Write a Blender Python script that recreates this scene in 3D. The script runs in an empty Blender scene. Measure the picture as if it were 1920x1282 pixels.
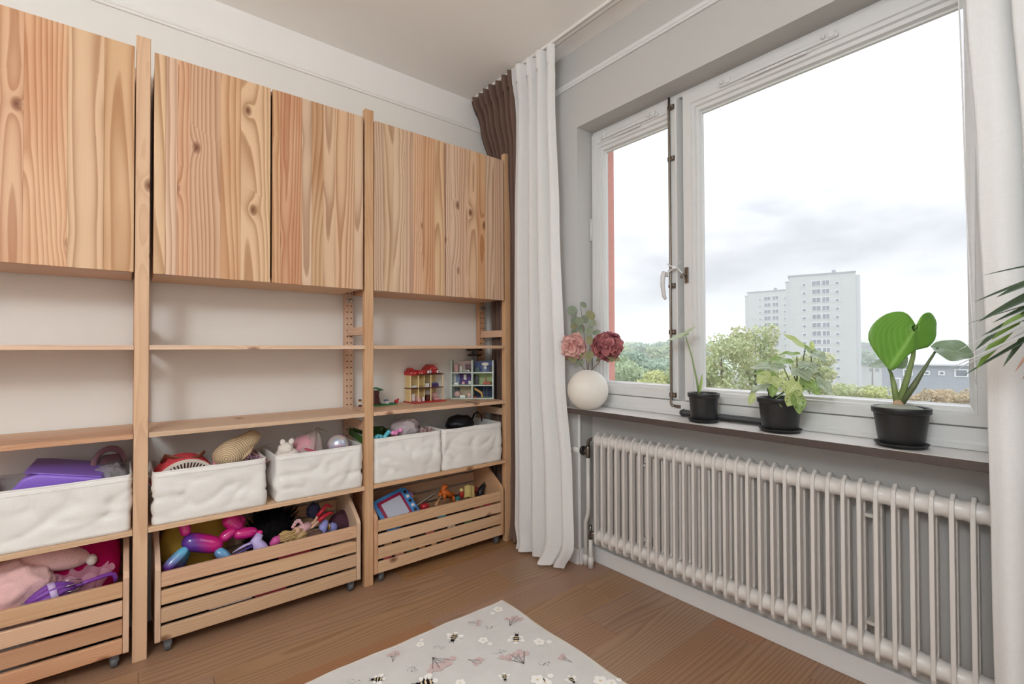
import bpy, math, random
import numpy as np
from mathutils import Vector, Matrix, Euler
R = math.radians
S = bpy.context.scene
COL = S.collection
# ---------------------------------------------------------------- camera
cd = bpy.data.cameras.new('camera'); cam = bpy.data.objects.new('camera', cd); COL.objects.link(cam)
cd.sensor_width = 36.0; cd.lens = 896.0/1920*36; cd.clip_start = 0.02; cd.clip_end = 6000
_d = Vector((-0.77750569, 0.6287332, 0.01339669)); _r = Vector((0.62875032, 0.77759973, -0.00342028)); _u = Vector((0.0125677, -0.00576389, 0.99990441))
_m = Matrix((_r, _u, -_d)).transposed().to_4x4(); _m.translation = (2.4972, -1.9382, 1.1181)
cam.matrix_world = _m
S.camera = cam
# ---------------------------------------------------------------- exposure
vs = S.view_settings
S.display_settings.display_device = 'sRGB'
vs.view_transform = 'Standard'; vs.look = 'None'; vs.exposure = 0.49; vs.gamma = 1.0; vs.use_curve_mapping = False
S.cycles.use_denoising = True
S.cycles.max_bounces = 12; S.cycles.diffuse_bounces = 8; S.cycles.transparent_max_bounces = 24
S.cycles.sample_clamp_indirect = 6.0
S.cycles.caustics_reflective = False; S.cycles.caustics_refractive = False
# ---------------------------------------------------------------- sky (overcast, brighter towards the zenith)
W = bpy.data.worlds.new('overcast_sky'); S.world = W; W.use_nodes = True
nt = W.node_tree; N = nt.nodes; L = nt.links; N.clear()
def nd(t, **k):
    n = N.new(t)
    for a, b in k.items(): setattr(n, a, b)
    return n
tc = nd('ShaderNodeTexCoord'); sep = nd('ShaderNodeSeparateXYZ'); L.new(tc.outputs['Generated'], sep.inputs[0])
rp = nd('ShaderNodeValToRGB'); rp.color_ramp.interpolation = 'EASE'
el = rp.color_ramp.elements
el[0].position = 0.0; el[0].color = (.30, .31, .28, 1)
el[1].position = 0.49; el[1].color = (.30, .31, .28, 1)
for pz, c in ((.502, (.86, .86, .86)), (.58, (1.05, 1.06, 1.08)), (.68, (1.6, 1.63, 1.68)), (.80, (2.6, 2.66, 2.75)), (1.0, (3.9, 4.0, 4.15))):
    e = el.new(pz); e.color = (*c, 1)
mm = nd('ShaderNodeMath', operation='MULTIPLY_ADD'); L.new(sep.outputs[2], mm.inputs[0]); mm.inputs[1].default_value = .5; mm.inputs[2].default_value = .5
L.new(mm.outputs[0], rp.inputs[0])
mp = nd('ShaderNodeMapping'); mp.inputs['Scale'].default_value = (1, 1, 2.6); mp.inputs['Location'].default_value = (1.3, 2.2, .9); L.new(tc.outputs['Generated'], mp.inputs[0])
no = nd('ShaderNodeTexNoise'); no.inputs['Scale'].default_value = 2.1; no.inputs['Detail'].default_value = 6; no.inputs['Roughness'].default_value = .55; no.inputs['Distortion'].default_value = .0
L.new(mp.outputs[0], no.inputs['Vector'])
cr = nd('ShaderNodeValToRGB'); cr.color_ramp.elements[0].position = .38; cr.color_ramp.elements[0].color = (.46, .48, .52, 1)
cr.color_ramp.elements[1].position = .66; cr.color_ramp.elements[1].color = (1.03, 1.03, 1.03, 1)
L.new(no.outputs[0], cr.inputs[0])
mx = nd('ShaderNodeMix', data_type='RGBA', blend_type='MULTIPLY'); mx.inputs[0].default_value = 1
L.new(rp.outputs[0], mx.inputs[6]); L.new(cr.outputs[0], mx.inputs[7])
bg = nd('ShaderNodeBackground'); bg.inputs[1].default_value = .88; L.new(mx.outputs[2], bg.inputs[0])
wo = nd('ShaderNodeOutputWorld'); L.new(bg.outputs[0], wo.inputs[0])
# ---------------------------------------------------------------- unseen fill lamp, added behind the camera to brighten the room
pl_ = bpy.data.lights.new('fill_lamp', 'POINT'); pl_.energy = 50; pl_.shadow_soft_size = .22; pl_.color = (.91, .96, 1.0)
po_ = bpy.data.objects.new('fill_lamp', pl_); COL.objects.link(po_); po_.location = (2.65, -3.0, 2.15)

# ================================================================ helpers
random.seed(7); rng = np.random.default_rng(7)
def lin(c):
    return tuple(((x/255)/12.92 if x/255 <= .04045 else ((x/255+.055)/1.055)**2.4) for x in c)
class MB:
    """collects vertices and faces; build() links them as one mesh object"""
    def __init__(s): s.v = []; s.f = []; s.mi = []; s.sm = []; s.cm = 0; s.cs = False
    def add(s, vs, fs, smooth=None, mi=None):
        b = len(s.v); s.v += [tuple(map(float, p)) for p in vs]
        s.f += [tuple(b+i for i in f) for f in fs]
        s.sm += [s.cs if smooth is None else smooth]*len(fs); s.mi += [s.cm if mi is None else mi]*len(fs); return s
    def box(s, x0, y0, z0, x1, y1, z1, M=None):
        v = [(x, y, z) for z in (z0, z1) for y in (y0, y1) for x in (x0, x1)]
        if M is not None: v = [M @ Vector(p) for p in v]
        return s.add(v, [(0, 2, 3, 1), (4, 5, 7, 6), (0, 1, 5, 4), (2, 6, 7, 3), (0, 4, 6, 2), (1, 3, 7, 5)], False)
    def prism(s, poly, axis, a, b, M=None, smooth=False):
        """poly: 2D points in the plane across axis (x: y,z  y: x,z  z: x,y)"""
        n = len(poly)
        def p3(q, t): return {'x': (t, q[0], q[1]), 'y': (q[0], t, q[1]), 'z': (q[0], q[1], t)}[axis]
        v = [p3(q, a) for q in poly]+[p3(q, b) for q in poly]
        if M is not None: v = [M @ Vector(p) for p in v]
        fs = [tuple(range(n)), tuple(range(2*n-1, n-1, -1))]
        s.add(v, fs, False)
        b0 = len(s.v)-2*n
        for i in range(n):
            j = (i+1) % n; s.f.append((b0+i, b0+n+i, b0+n+j, b0+j)); s.sm.append(smooth); s.mi.append(s.cm)
        return s
    def tube(s, pts, r, n=8, caps=True, flat=1.0, up=(0, 0, 1)):
        P = [Vector(p) for p in pts]; m = len(P)
        rr = r if hasattr(r, '__len__') else [r]*m
        T = [(P[min(i+1, m-1)]-P[max(i-1, 0)]).normalized() for i in range(m)]
        a = Vector(up)
        if abs(a.dot(T[0])) > .95: a = Vector((1, 0, 0))
        u = (a-T[0]*a.dot(T[0])).normalized(); vs = []
        for i in range(m):
            u = (u-T[i]*u.dot(T[i])).normalized(); w = T[i].cross(u)
            for k in range(n):
                t = 2*math.pi*k/n; vs.append(P[i]+(u*math.cos(t)*flat+w*math.sin(t))*rr[i])
        fs = [(i*n+k, i*n+(k+1) % n, (i+1)*n+(k+1) % n, (i+1)*n+k) for i in range(m-1) for k in range(n)]
        if caps: fs += [tuple(range(n-1, -1, -1)), tuple(range((m-1)*n, m*n))]
        return s.add(vs, fs, True)
    def lathe(s, prof, n=24, c=(0, 0, 0), M=None, ends=True):
        vs = [(c[0]+r*math.cos(2*math.pi*k/n), c[1]+r*math.sin(2*math.pi*k/n), c[2]+z) for r, z in prof for k in range(n)]
        if M is not None: vs = [M @ Vector(p) for p in vs]
        m = len(prof)
        fs = [(i*n+k, i*n+(k+1) % n, (i+1)*n+(k+1) % n, (i+1)*n+k) for i in range(m-1) for k in range(n)]
        if ends: fs += [tuple(range(n-1, -1, -1)), tuple(range((m-1)*n, m*n))]
        return s.add(vs, fs, True)
    def ball(s, c, r, nu=14, nv=9, M=None, fn=None):
        rx, ry, rz = r if hasattr(r, '__len__') else (r, r, r); vs = []
        for j in range(nv+1):
            t = math.pi*j/nv
            for i in range(nu):
                a = 2*math.pi*i/nu; p = Vector((math.sin(t)*math.cos(a), math.sin(t)*math.sin(a), -math.cos(t)))
                k = fn(p) if fn else 1.0
                p = Vector((p.x*rx*k, p.y*ry*k, p.z*rz*k))
                if M is not None: p = M @ p
                vs.append(p+Vector(c))
        fs = [(j*nu+i, j*nu+(i+1) % nu, (j+1)*nu+(i+1) % nu, (j+1)*nu+i) for j in range(nv) for i in range(nu)]
        return s.add(vs, fs, True)
    def grid(s, fn, nu, nv, smooth=True, closed=False):
        vs = [fn(i/nu, j/nv) for j in range(nv+1) for i in range(nu+(0 if closed else 1))]
        w = nu if closed else nu+1
        fs = [(j*w+i, j*w+(i+1) % w, (j+1)*w+(i+1) % w, (j+1)*w+i) for j in range(nv) for i in range(nu)]
        return s.add(vs, fs, smooth)
    def build(s, name, mat, parent=None, origin=None, bevel=0, seg=1, sub=0, solid=0, center=False):
        me = bpy.data.meshes.new(name)
        v = s.v
        if center:
            a = np.array(v); origin = tuple((a.min(0)+a.max(0))/2)
        if origin is not None: v = [(p[0]-origin[0], p[1]-origin[1], p[2]-origin[2]) for p in v]
        me.from_pydata(v, [], s.f)
        for m in (mat if isinstance(mat, (list, tuple)) else [mat]): me.materials.append(m)
        me.polygons.foreach_set('use_smooth', s.sm); me.polygons.foreach_set('material_index', s.mi); me.update()
        o = bpy.data.objects.new(name, me); COL.objects.link(o)
        if parent is not None: o.parent = parent
        if origin is not None: o.location = origin
        if solid:
            md = o.modifiers.new('solid', 'SOLIDIFY'); md.thickness = solid; md.offset = 0
        if bevel:
            md = o.modifiers.new('bevel', 'BEVEL'); md.width = bevel; md.segments = seg; md.limit_method = 'ANGLE'
        if sub:
            md = o.modifiers.new('sub', 'SUBSURF'); md.levels = sub; md.render_levels = sub
        return o
def tag(o, label=None, cat=None, group=None, kind=None):
    if label: o['label'] = label
    if cat: o['category'] = cat
    if group: o['group'] = group
    if kind: o['kind'] = kind
    return o
def empty(name, loc=(0, 0, 0), rz=0, label=None, cat=None, group=None, rot=None):
    o = bpy.data.objects.new(name, None); COL.objects.link(o); o.location = loc; o.empty_display_size = .05
    o.rotation_euler = rot if rot else (0, 0, rz); return tag(o, label, cat, group)
def struct(name, mb, mat, **k): return tag(mb.build(name, mat, **k), kind='structure')
def copy_tree(o, parent=None):
    c = o.copy(); COL.objects.link(c)
    if parent is not None: c.parent = parent
    for ch in [x for x in bpy.data.objects if x.parent == o and x != c]: copy_tree(ch, c)
    return c
def rotm(x=0, y=0, z=0, t=(0, 0, 0)): return Matrix.Translation(t) @ Euler((R(x), R(y), R(z))).to_matrix().to_4x4()

# ================================================================ materials
_mats = {}
class G:
    """tiny node-graph helper around a material"""
    def __init__(s, name):
        s.m = bpy.data.materials.new(name); s.m.use_nodes = True; s.t = s.m.node_tree; s.N = s.t.nodes; s.L = s.t.links
        s.N.clear(); s.out = s.N.new('ShaderNodeOutputMaterial'); s.b = s.N.new('ShaderNodeBsdfPrincipled'); s.L.new(s.b.outputs[0], s.out.inputs[0])
    def n(s, t, ins=None, **k):
        x = s.N.new(t)
        for a, b in k.items(): setattr(x, a, b)
        for a, b in (ins or {}).items(): s.set(x.inputs[a], b)
        return x
    def set(s, sock, val):
        if isinstance(val, bpy.types.NodeSocket): s.L.new(val, sock)
        elif isinstance(val, bpy.types.Node): s.L.new(val.outputs[0], sock)
        else: sock.default_value = val
    def math(s, op, a, b=0.0, c=0.0, clamp=False):
        x = s.N.new('ShaderNodeMath'); x.operation = op; x.use_clamp = clamp
        for i, q in enumerate((a, b, c)): s.set(x.inputs[i], q)
        return x.outputs[0]
    def mix(s, f, a, b, mode='MIX'):
        x = s.N.new('ShaderNodeMix'); x.data_type = 'RGBA'; x.blend_type = mode
        for i, q in ((0, f), (6, a), (7, b)):
            s.set(x.inputs[i], (*q, 1) if isinstance(q, tuple) and len(q) == 3 else q)
        return x.outputs[2]
    def noise(s, vec, scale, detail=3, rough=.5, dist=0):
        return s.n('ShaderNodeTexNoise', {'Vector': vec, 'Scale': scale, 'Detail': detail, 'Roughness': rough, 'Distortion': dist})
    def ramp(s, f, stops):
        x = s.N.new('ShaderNodeValToRGB'); s.set(x.inputs[0], f); e = x.color_ramp.elements
        while len(e) < len(stops): e.new(.5)
        for i, (p, c) in enumerate(stops): e[i].position = p; e[i].color = (*c, 1) if len(c) == 3 else c
        return x.outputs[0]
    def bump(s, h, strength=.3, dist=.01):
        x = s.n('ShaderNodeBump', {'Strength': strength, 'Distance': dist, 'Height': h}); s.L.new(x.outputs[0], s.b.inputs['Normal'])
def mat(name, rgb, rough=.5, spec=.5, metal=0, var=0, vscale=8, bump=0, bscale=200, coat=0, trans=0, sheen=0, alpha=1):
    """plain painted / plastic / cloth material with slight procedural variation; trans mixes in translucency"""
    if name in _mats: return _mats[name]
    g = G(name); b = g.b; c = lin(rgb)
    b.inputs['Roughness'].default_value = rough; b.inputs['Specular IOR Level'].default_value = spec; b.inputs['Metallic'].default_value = metal
    b.inputs['Coat Weight'].default_value = coat; b.inputs['Sheen Weight'].default_value = sheen
    tcn = g.n('ShaderNodeTexCoord').outputs['Object']
    if var:
        nz = g.noise(tcn, vscale, 3)
        col = g.mix(nz.outputs[0], tuple(x*(1-var) for x in c), tuple(min(1, x*(1+var)) for x in c))
        g.set(b.inputs['Base Color'], col)
    else:
        b.inputs['Base Color'].default_value = (*c, 1); col = None
    if bump: g.bump(g.noise(tcn, bscale, 3).outputs[0], bump, .003)
    if trans:
        t = g.n('ShaderNodeBsdfTranslucent'); g.set(t.inputs[0], col if col is not None else (*c, 1))
        ms = g.n('ShaderNodeMixShader', {0: trans, 1: b.outputs[0], 2: t.outputs[0]}); g.L.new(ms.outputs[0], g.out.inputs[0])
        last = ms
    else: last = b
    if alpha < 1:
        t = g.n('ShaderNodeBsdfTransparent'); ms = g.n('ShaderNodeMixShader', {0: alpha, 1: t.outputs[0], 2: last.outputs[0]}); g.L.new(ms.outputs[0], g.out.inputs[0])
    _mats[name] = g.m; return g.m

def wood(name, axis, light, dark, freq=120, ringc=(.01, .06), knots=.35, contrast=.75, tone=.16, rough=.5, spread=.10, warp=.05, red=(172, 116, 84)):
    """solid timber: distorted growth rings cut at a random place per piece, fine grain and a few knots; grain runs along axis"""
    if name in _mats: return _mats[name]
    g = G(name)
    tcn = g.n('ShaderNodeTexCoord').outputs['Object']
    sp = g.n('ShaderNodeSeparateXYZ', {0: tcn})
    X, Y, Z = sp.outputs
    l, b, a = {'z': (Z, Y, X), 'y': (Y, Z, X), 'x': (X, Z, Y), 'yf': (Y, X, Z)}[axis]
    rnd = g.n('ShaderNodeObjectInfo').outputs['Random']
    wn = g.n('ShaderNodeTexWhiteNoise', {1: g.math('MULTIPLY', rnd, 91.7)}, noise_dimensions='1D').outputs[1]
    s3 = g.n('ShaderNodeSeparateColor', {0: wn}); r1, r2, r3 = s3.outputs
    off = g.math('MULTIPLY', rnd, 53.0)
    # knots
    kl = g.math('MULTIPLY_ADD', l, 4.2, off); kb = g.math('MULTIPLY_ADD', b, 7.0, g.math('MULTIPLY', r1, 40.0))
    kv = g.n('ShaderNodeTexVoronoi', {'Vector': g.n('ShaderNodeCombineXYZ', {0: kb, 1: kl, 2: 0.0}), 'Scale': 1.0, 'Randomness': 1.0}, voronoi_dimensions='2D', feature='F1')
    kd = kv.outputs['Distance']; kc = g.n('ShaderNodeSeparateColor', {0: kv.outputs['Color']}).outputs[0]
    has = g.math('LESS_THAN', kc, knots)
    kin = g.math('MULTIPLY', has, g.math('EXPONENT', g.math('MULTIPLY', kd, -7.0)))
    # rings
    wv = g.n('ShaderNodeCombineXYZ', {0: g.math('MULTIPLY', b, 6.0), 1: g.math('MULTIPLY_ADD', l, .75, off), 2: off})
    w1 = g.math('SUBTRACT', g.noise(wv, 1.0, 2, .45).outputs[0], .5)
    bb = g.math('ADD', b, g.math('MULTIPLY', g.math('SUBTRACT', r2, .5), spread))
    aa = g.math('ADD', a, g.math('MULTIPLY_ADD', r3, ringc[1]-ringc[0], ringc[0]))
    rr = g.math('SQRT', g.math('ADD', g.math('MULTIPLY', bb, bb), g.math('MULTIPLY', aa, aa)))
    rr = g.math('ADD', rr, g.math('MULTIPLY', w1, warp)); rr = g.math('ADD', rr, g.math('MULTIPLY', kin, .022))
    fr = g.math('FRACT', g.math('MULTIPLY', rr, freq))
    late = g.math('MULTIPLY', g.math('POWER', fr, 2.2), g.math('SUBTRACT', 1.0, g.math('POWER', fr, 14.0)))
    fv = g.n('ShaderNodeCombineXYZ', {0: g.math('MULTIPLY', b, 260.0), 1: g.math('MULTIPLY', l, 7.0), 2: g.math('MULTIPLY', a, 260.0)})
    fine = g.noise(fv, 1.0, 3).outputs[0]
    big = g.noise(g.n('ShaderNodeCombineXYZ', {0: g.math('MULTIPLY', b, 14.0), 1: g.math('MULTIPLY_ADD', l, 2.0, off), 2: off}), 1.0, 2).outputs[0]
    amt = g.math('MULTIPLY', late, g.math('MULTIPLY_ADD', big, contrast*.8, contrast*.55), clamp=True)
    col = g.mix(amt, lin(light), lin(dark))
    col = g.mix(g.math('MULTIPLY', fine, .22), col, lin(dark))
    heart = g.math('MULTIPLY', g.math('GREATER_THAN', r1, .72), g.math('MULTIPLY', g.math('SMOOTHSTEP' if False else 'MULTIPLY', big, big), .95), clamp=True)
    col = g.mix(heart, col, lin(red))
    kcol = g.math('MULTIPLY', has, g.math('SUBTRACT', 1.0, g.math('MULTIPLY', kd, 9.0), clamp=True), clamp=True)
    col = g.mix(g.math('POWER', kcol, .6), col, lin((112, 66, 42)))
    tv = g.math('MULTIPLY_ADD', r2, tone*2, 1.0-tone)
    hs = g.n('ShaderNodeHueSaturation', {'Hue': g.math('MULTIPLY_ADD', r3, .012, .494), 'Saturation': g.math('MULTIPLY_ADD', r1, .25, .88), 'Value': tv, 'Color': col})
    g.set(g.b.inputs['Base Color'], hs.outputs[0])
    g.b.inputs['Roughness'].default_value = rough; g.b.inputs['Specular IOR Level'].default_value = .35
    g.bump(late, .08, .001)
    _mats[name] = g.m; return g.m

PINE_L, PINE_D = (220, 186, 156), (172, 127, 96)
pineZ = wood('pine_upright', 'z', PINE_L, PINE_D, freq=170, knots=.30, contrast=.45, tone=.06)
pineY = wood('pine_board', 'y', PINE_L, PINE_D, freq=150, knots=.30, contrast=.5, tone=.07)
pineX = wood('pine_rung', 'x', PINE_L, PINE_D, freq=170, knots=.15, contrast=.5, tone=.07)
pineDoor = wood('pine_door_stave', 'z', (221, 187, 155), (158, 111, 78), freq=88, knots=.20, contrast=1.1, tone=.09, spread=.13, warp=.07)
pineEdge = wood('pine_slat', 'y', (216, 180, 147), (172, 126, 92), freq=150, knots=.22, contrast=.5, tone=.10)
oak = wood('oak_plank', 'yf', (166, 130, 102), (112, 82, 62), freq=80, ringc=(.02, .09), knots=.0, contrast=.8, tone=.035, spread=.22, warp=.09, rough=.38, red=(160, 122, 90))
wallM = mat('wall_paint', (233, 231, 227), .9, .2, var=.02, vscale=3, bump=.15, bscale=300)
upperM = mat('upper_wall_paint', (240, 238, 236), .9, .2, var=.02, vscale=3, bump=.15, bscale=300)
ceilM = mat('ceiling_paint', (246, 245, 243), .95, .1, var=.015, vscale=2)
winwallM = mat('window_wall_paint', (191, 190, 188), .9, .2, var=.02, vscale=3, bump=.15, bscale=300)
trimM = mat('trim_paint', (220, 220, 221), .55, .4, var=.02)
frameM = mat('window_paint', (212, 213, 213), .4, .5, var=.02, vscale=15)
radM = mat('radiator_enamel', (211, 207, 203), .32, .5, var=.02, vscale=10)
blackM = mat('black_plastic', (32, 33, 35), .38, .5, var=.1, vscale=30)
chromeM = mat('chrome', (190, 186, 180), .22, .5, metal=1)
steelM = mat('old_steel', (128, 118, 108), .35, .5, metal=1, var=.15, vscale=60)
darkM = mat('dark_hole', (40, 26, 18), .9, .1)
def glass_mat(name, tint=(1, 1, 1), refl=1.0):
    if name in _mats: return _mats[name]
    g = G(name); t = g.n('ShaderNodeBsdfTransparent'); t.inputs[0].default_value = (*tint, 1)
    gl = g.n('ShaderNodeBsdfGlossy'); gl.inputs['Roughness'].default_value = .01
    fr = g.n('ShaderNodeFresnel', {'IOR': 1.5})
    bf = g.math('SUBTRACT', 1.0, g.n('ShaderNodeNewGeometry').outputs['Backfacing'])
    ms = g.n('ShaderNodeMixShader', {0: g.math('MULTIPLY', g.math('MULTIPLY', fr.outputs[0], bf), refl, clamp=True), 1: t.outputs[0], 2: gl.outputs[0]})
    g.L.new(ms.outputs[0], g.out.inputs[0]); _mats[name] = g.m; return g.m
glassM = glass_mat('window_glass', (.985, .985, .985), .6)
# ================================================================ room shell (shelf wall x=0, window wall y=-0.106, niche back y=0)
CE = 2.69; XN, XR = .779, 2.36; YF = -.106; ZN = 2.274; XW = 3.35; YB = -3.6
# floor: oak planks 0.185 wide, 1.21 long, running along the shelf wall
fl = struct('floor', MB().box(-.12, YB-.1, -.06, XW+.1, 0.0, -.0125), mat('subfloor', (92, 66, 46), .8))
joints = {0: -.55, 1: -.88, 2: -.688, 3: -.489, 4: -.967, 5: -.25, 6: -.44}
for k in range(19):
    x0 = .002+k*.1852; x1 = x0+.1848
    j = joints.get(k, -random.uniform(.05, 1.2)); ys = [0.0-.0]
    e = j
    while e > 0-.15: e -= 1.21
    cuts = [0.0]; c = j
    while c > YB: cuts.append(c); c -= 1.21
    cuts.append(YB-.1)
    for a, b in zip(cuts, cuts[1:]):
        m = MB().box(x0, b+.0004, -.0125, min(x1, XW+.1), a-.0004, 0)
        m.build('plank', oak, parent=fl, center=True, bevel=.0006)
struct('ceiling', MB().box(-.12, YB-.1, CE, XW+.1, .3, CE+.1), ceilM)
w = MB(); w.box(-.12, YB-.1, -.06, 0, .1, 2.51); struct('wall_left', w, wallM)
w = MB(); w.box(-.12, YB-.1, 2.51, 0, .1, CE); struct('wall_left_upper', w, upperM)
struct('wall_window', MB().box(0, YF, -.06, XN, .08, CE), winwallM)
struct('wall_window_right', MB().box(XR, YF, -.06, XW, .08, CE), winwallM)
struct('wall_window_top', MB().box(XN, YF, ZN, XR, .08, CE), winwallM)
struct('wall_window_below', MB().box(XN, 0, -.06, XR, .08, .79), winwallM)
struct('wall_right', MB().box(XW, YB-.1, -.06, XW+.12, .16, CE), wallM)
struct('wall_back', MB().box(-.12, YB-.12, -.06, XW+.12, YB, CE), wallM)
def rail(axis, a, b, z, d):   # moulded picture rail, three beads
    prof = [(0, 0), (.010, 0), (.012, .006), (.008, .010), (.014, .014), (.016, .022), (.010, .028), (.010, .032), (.006, .036), (0, .038)]
    if axis == 'y': return MB().prism([(p, z+q) for p, q in prof], 'y', a, b)
    return MB().prism([(d-p, z+q) for p, q in prof], 'x', a, b)
railM = mat('picture_rail_paint', (240, 239, 237), .7, .3)
struct('trim_1', rail('y', YB, -.106, 2.498, 0), railM)
struct('trim_2', rail('x', 0.016, XW, 2.498, YF), trimM)
def skirt(name, poly, axis, a, b): struct(name, MB().prism(poly, axis, a, b), trimM, bevel=.002)
skirt('baseboard_left', [(0, 0), (.014, 0), (.014, .07), (.008, .08), (0, .08)], 'y', YB, -.12)
skirt('baseboard_window', [(YF, 0), (YF-.013, 0), (YF-.013, .07), (YF-.008, .08), (YF, .08)], 'x', .014, XN)
skirt('baseboard_niche', [(0, 0), (-.021, 0), (-.021, .074), (-.018, .077), (0, .077)], 'x', XN, XR)
struct('baseboard_niche_side', MB().box(XN, YF-.0, 0, XN+.012, -.0215, .08), trimM, bevel=.002)
# casing corner strip on the pier beside the niche
struct('trim_3', MB().box(XN-.004, YF-.004, .08, XN+.010, YF+.008, .788), trimM, bevel=.002)

# ================================================================ window_1 : two inward-opening sashes in a frame
WIN = tag(empty('window_1', (1.55, 0.03, .82)), kind='structure')
def wp(name, mb, m=frameM, parent=WIN, bevel=.002, **k):
    par = parent; off = (1.55, .03, .82)
    mb.v = [(p[0]-off[0], p[1]-off[1], p[2]-off[2]) for p in mb.v]
    return mb.build(name, m, parent=par, bevel=bevel, **k)
f = MB()
f.box(XN+.001, .012, .80, XN+.03, .08, ZN); f.box(XR-.03, .012, .80, XR, .08, ZN); f.box(XN+.03, .012, ZN-.02, XR-.03, .08, ZN)
f.box(XN+.03, .012, .80, XR-.03, .12, .884)
wp('frame', f)
# sill-side casing with a moulded foot
c = MB(); c.prism([(-.022, .8175), (-.022, .829), (-.016, .834), (-.012, .842), (-.010, .880), (.0115, .880), (.0115, .8175)], 'x', XN+.001, XR-.001)
wp('casing', c, bevel=0)
wp('mullion', MB().box(1.302, .055, .884, 1.3205, .14, ZN-.02), mat('raw_frame_edge', (214, 203, 186), .7, var=.08, vscale=40), bevel=.001)
def sash(x0, x1, z0, z1, gx0, gx1, gz0, gz1):
    """sash frame with two stepped glazing beads, made as one mitred ring profile"""
    m = MB()
    rings = [((x0, x1, z0, z1), -.001), ((gx0-.035, gx1+.022, gz0-.028, gz1+.05), -.001), ((gx0-.032, gx1+.02, gz0-.026, gz1+.047), .006), ((gx0-.019, gx1+.014, gz0-.018, gz1+.032), .006),
             ((gx0-.016, gx1+.012, gz0-.015, gz1+.028), .016), ((gx0-.007, gx1+.006, gz0-.006, gz1+.014), .018), ((gx0-.003, gx1+.003, gz0-.002, gz1+.010), .034), ((gx0, gx1, gz0, gz1+.004), .036), ((gx0, gx1, gz0, gz1+.004), .05)]
    vs = []
    for (a, b, c_, d_), y in rings: vs += [(a, y, c_), (b, y, c_), (b, y, d_), (a, y, d_)]
    vs += [(x0, .055, z0), (x1, .055, z0), (x1, .055, z1), (x0, .055, z1)]
    n = len(vs)//4
    fs = []
    for i in range(n):
        j = (i+1) % n
        for k in range(4):
            q = (k+1) % 4; fs.append((i*4+k, i*4+q, j*4+q, j*4+k))
    m.add(vs, fs, False); return m
S1 = wp('sash', sash(.787, 1.300, .8845, 2.252, 0.854, 1.236, .948, 2.150), bevel=0)
S2 = wp('sash', sash(1.325, 2.352, .8845, 2.252, 1.397, 2.243, .944, 2.150), bevel=0)
for o, a, b, z0, z1 in ((S1, .850, 1.240, .944, 2.156), (S2, 1.393, 2.247, .940, 2.156)):
    wp('pane', MB().box(a, .0375, z0, b, .0415, z1), glassM, parent=o, bevel=0)
def vent(par, x0, x1, z):
    v = MB(); v.box(x0, -.012, z, x1, -.0012, z+.014); v.box(x0+.1, -.007, z-.012, x1-.1, -.0012, z-.001)
    o = wp('vent_bar', v, parent=par)
    for x in (x0+.012, x1-.045):
        k = MB(); k.ball((x, -.018, z+.014), .008, 8, 6); k.box(x+.014, -.016, z+.004, x+.034, -.0115, z+.024)
        wp('vent_knob', k, parent=o, bevel=0) if False else wp('vent_knob', k, parent=par, bevel=0)
vent(S1, .85, 1.20, 2.207); vent(S2, 1.50, 1.93, 2.207)
# espagnolette rod with brackets and a bent foot
e = MB(); e.tube([(1.262, -.010, 2.262), (1.262, -.012, 2.20), (1.262, -.010, 1.5), (1.262, -.010, .895), (1.262, -.013, .868), (1.268, -.016, .858), (1.282, -.016, .858)], .0055, 8)
rod = wp('lock_rod', e, steelM, parent=S1, bevel=0)
for z in (2.215, 1.98, 1.40, 1.19, .905):
    b = MB(); b.box(1.253, -.014, z-.010, 1.288, -.0012, z+.010); b.ball((1.28, -.014, z), .008, 8, 5)
    wp('rod_bracket', b, steelM, parent=S1, bevel=.001)
wp('edge_strip', MB().box(1.290, -.0125, .89, 1.2995, -.0012, 2.245), parent=S1, bevel=.001)
hd = MB(); hd.tube([(1.252, -.004, 1.452), (1.250, -.04, 1.452)], .011, 10); hd.tube([(1.252, -.040, 1.462), (1.247, -.046, 1.445), (1.246, -.048, 1.40), (1.250, -.042, 1.35), (1.254, -.036, 1.338)], [.012, .011, .010, .009, .006], 10)
wp('handle', hd, mat('handle_white', (214, 212, 214), .35), parent=S1, bevel=0)
h2 = MB(); h2.box(1.332, -.011, 1.405, 1.348, -.0012, 1.475); h2.tube([(1.340, -.012, 1.44), (1.338, -.03, 1.445), (1.330, -.034, 1.425)], .006, 8)
wp('handle_plate', h2, steelM, parent=S2, bevel=.002)
for par, x in ((S1, .7845), (S2, 2.356)):
    for z in (1.75, 1.15): wp('hinge', MB().tube([(x, -.006, z-.06), (x, -.006, z+.06)], .006, 8), parent=par, bevel=0)
wp('catch', MB().box(1.284, -.016, .848, 1.31, -.0105, .862), steelM, bevel=.001)
# exterior red render reveal and ledge
rv = MB(); rv.box(.30, .0805, .40, .760, .215, 2.9); rv.box(2.36, .0805, .40, 2.8, .215, 2.9)
struct('wall_exterior', rv, mat('red_render', (220, 160, 150), .9, var=.1, vscale=30, bump=.3, bscale=120))
# ribbon tying the two handles together
r = MB()
def rib(p, w=.0035): r.tube(p, w, 6, flat=.4)
rib([(1.252, -.035, 1.448), (1.27, -.03, 1.462), (1.292, -.028, 1.478)], .006); rib([(1.292, -.028, 1.478), (1.315, -.030, 1.468), (1.338, -.034, 1.446)], .006)
rib([(1.292, -.030, 1.478), (1.262, -.034, 1.498)], .006); rib([(1.292, -.030, 1.479), (1.262, -.030, 1.488)], .003); rib([(1.292, -.030, 1.480), (1.33, -.03, 1.497)], .0025); rib([(1.266, -.032, 1.47), (1.266, -.026, 1.40)], .004)
r.ball((1.293, -.03, 1.478), (.012, .008, .009), 8, 6)
tag(r.build('ribbon', mat('white_ribbon', (226, 225, 226), .6)), 'white ribbon knotted between the two window handles', 'ribbon')

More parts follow.
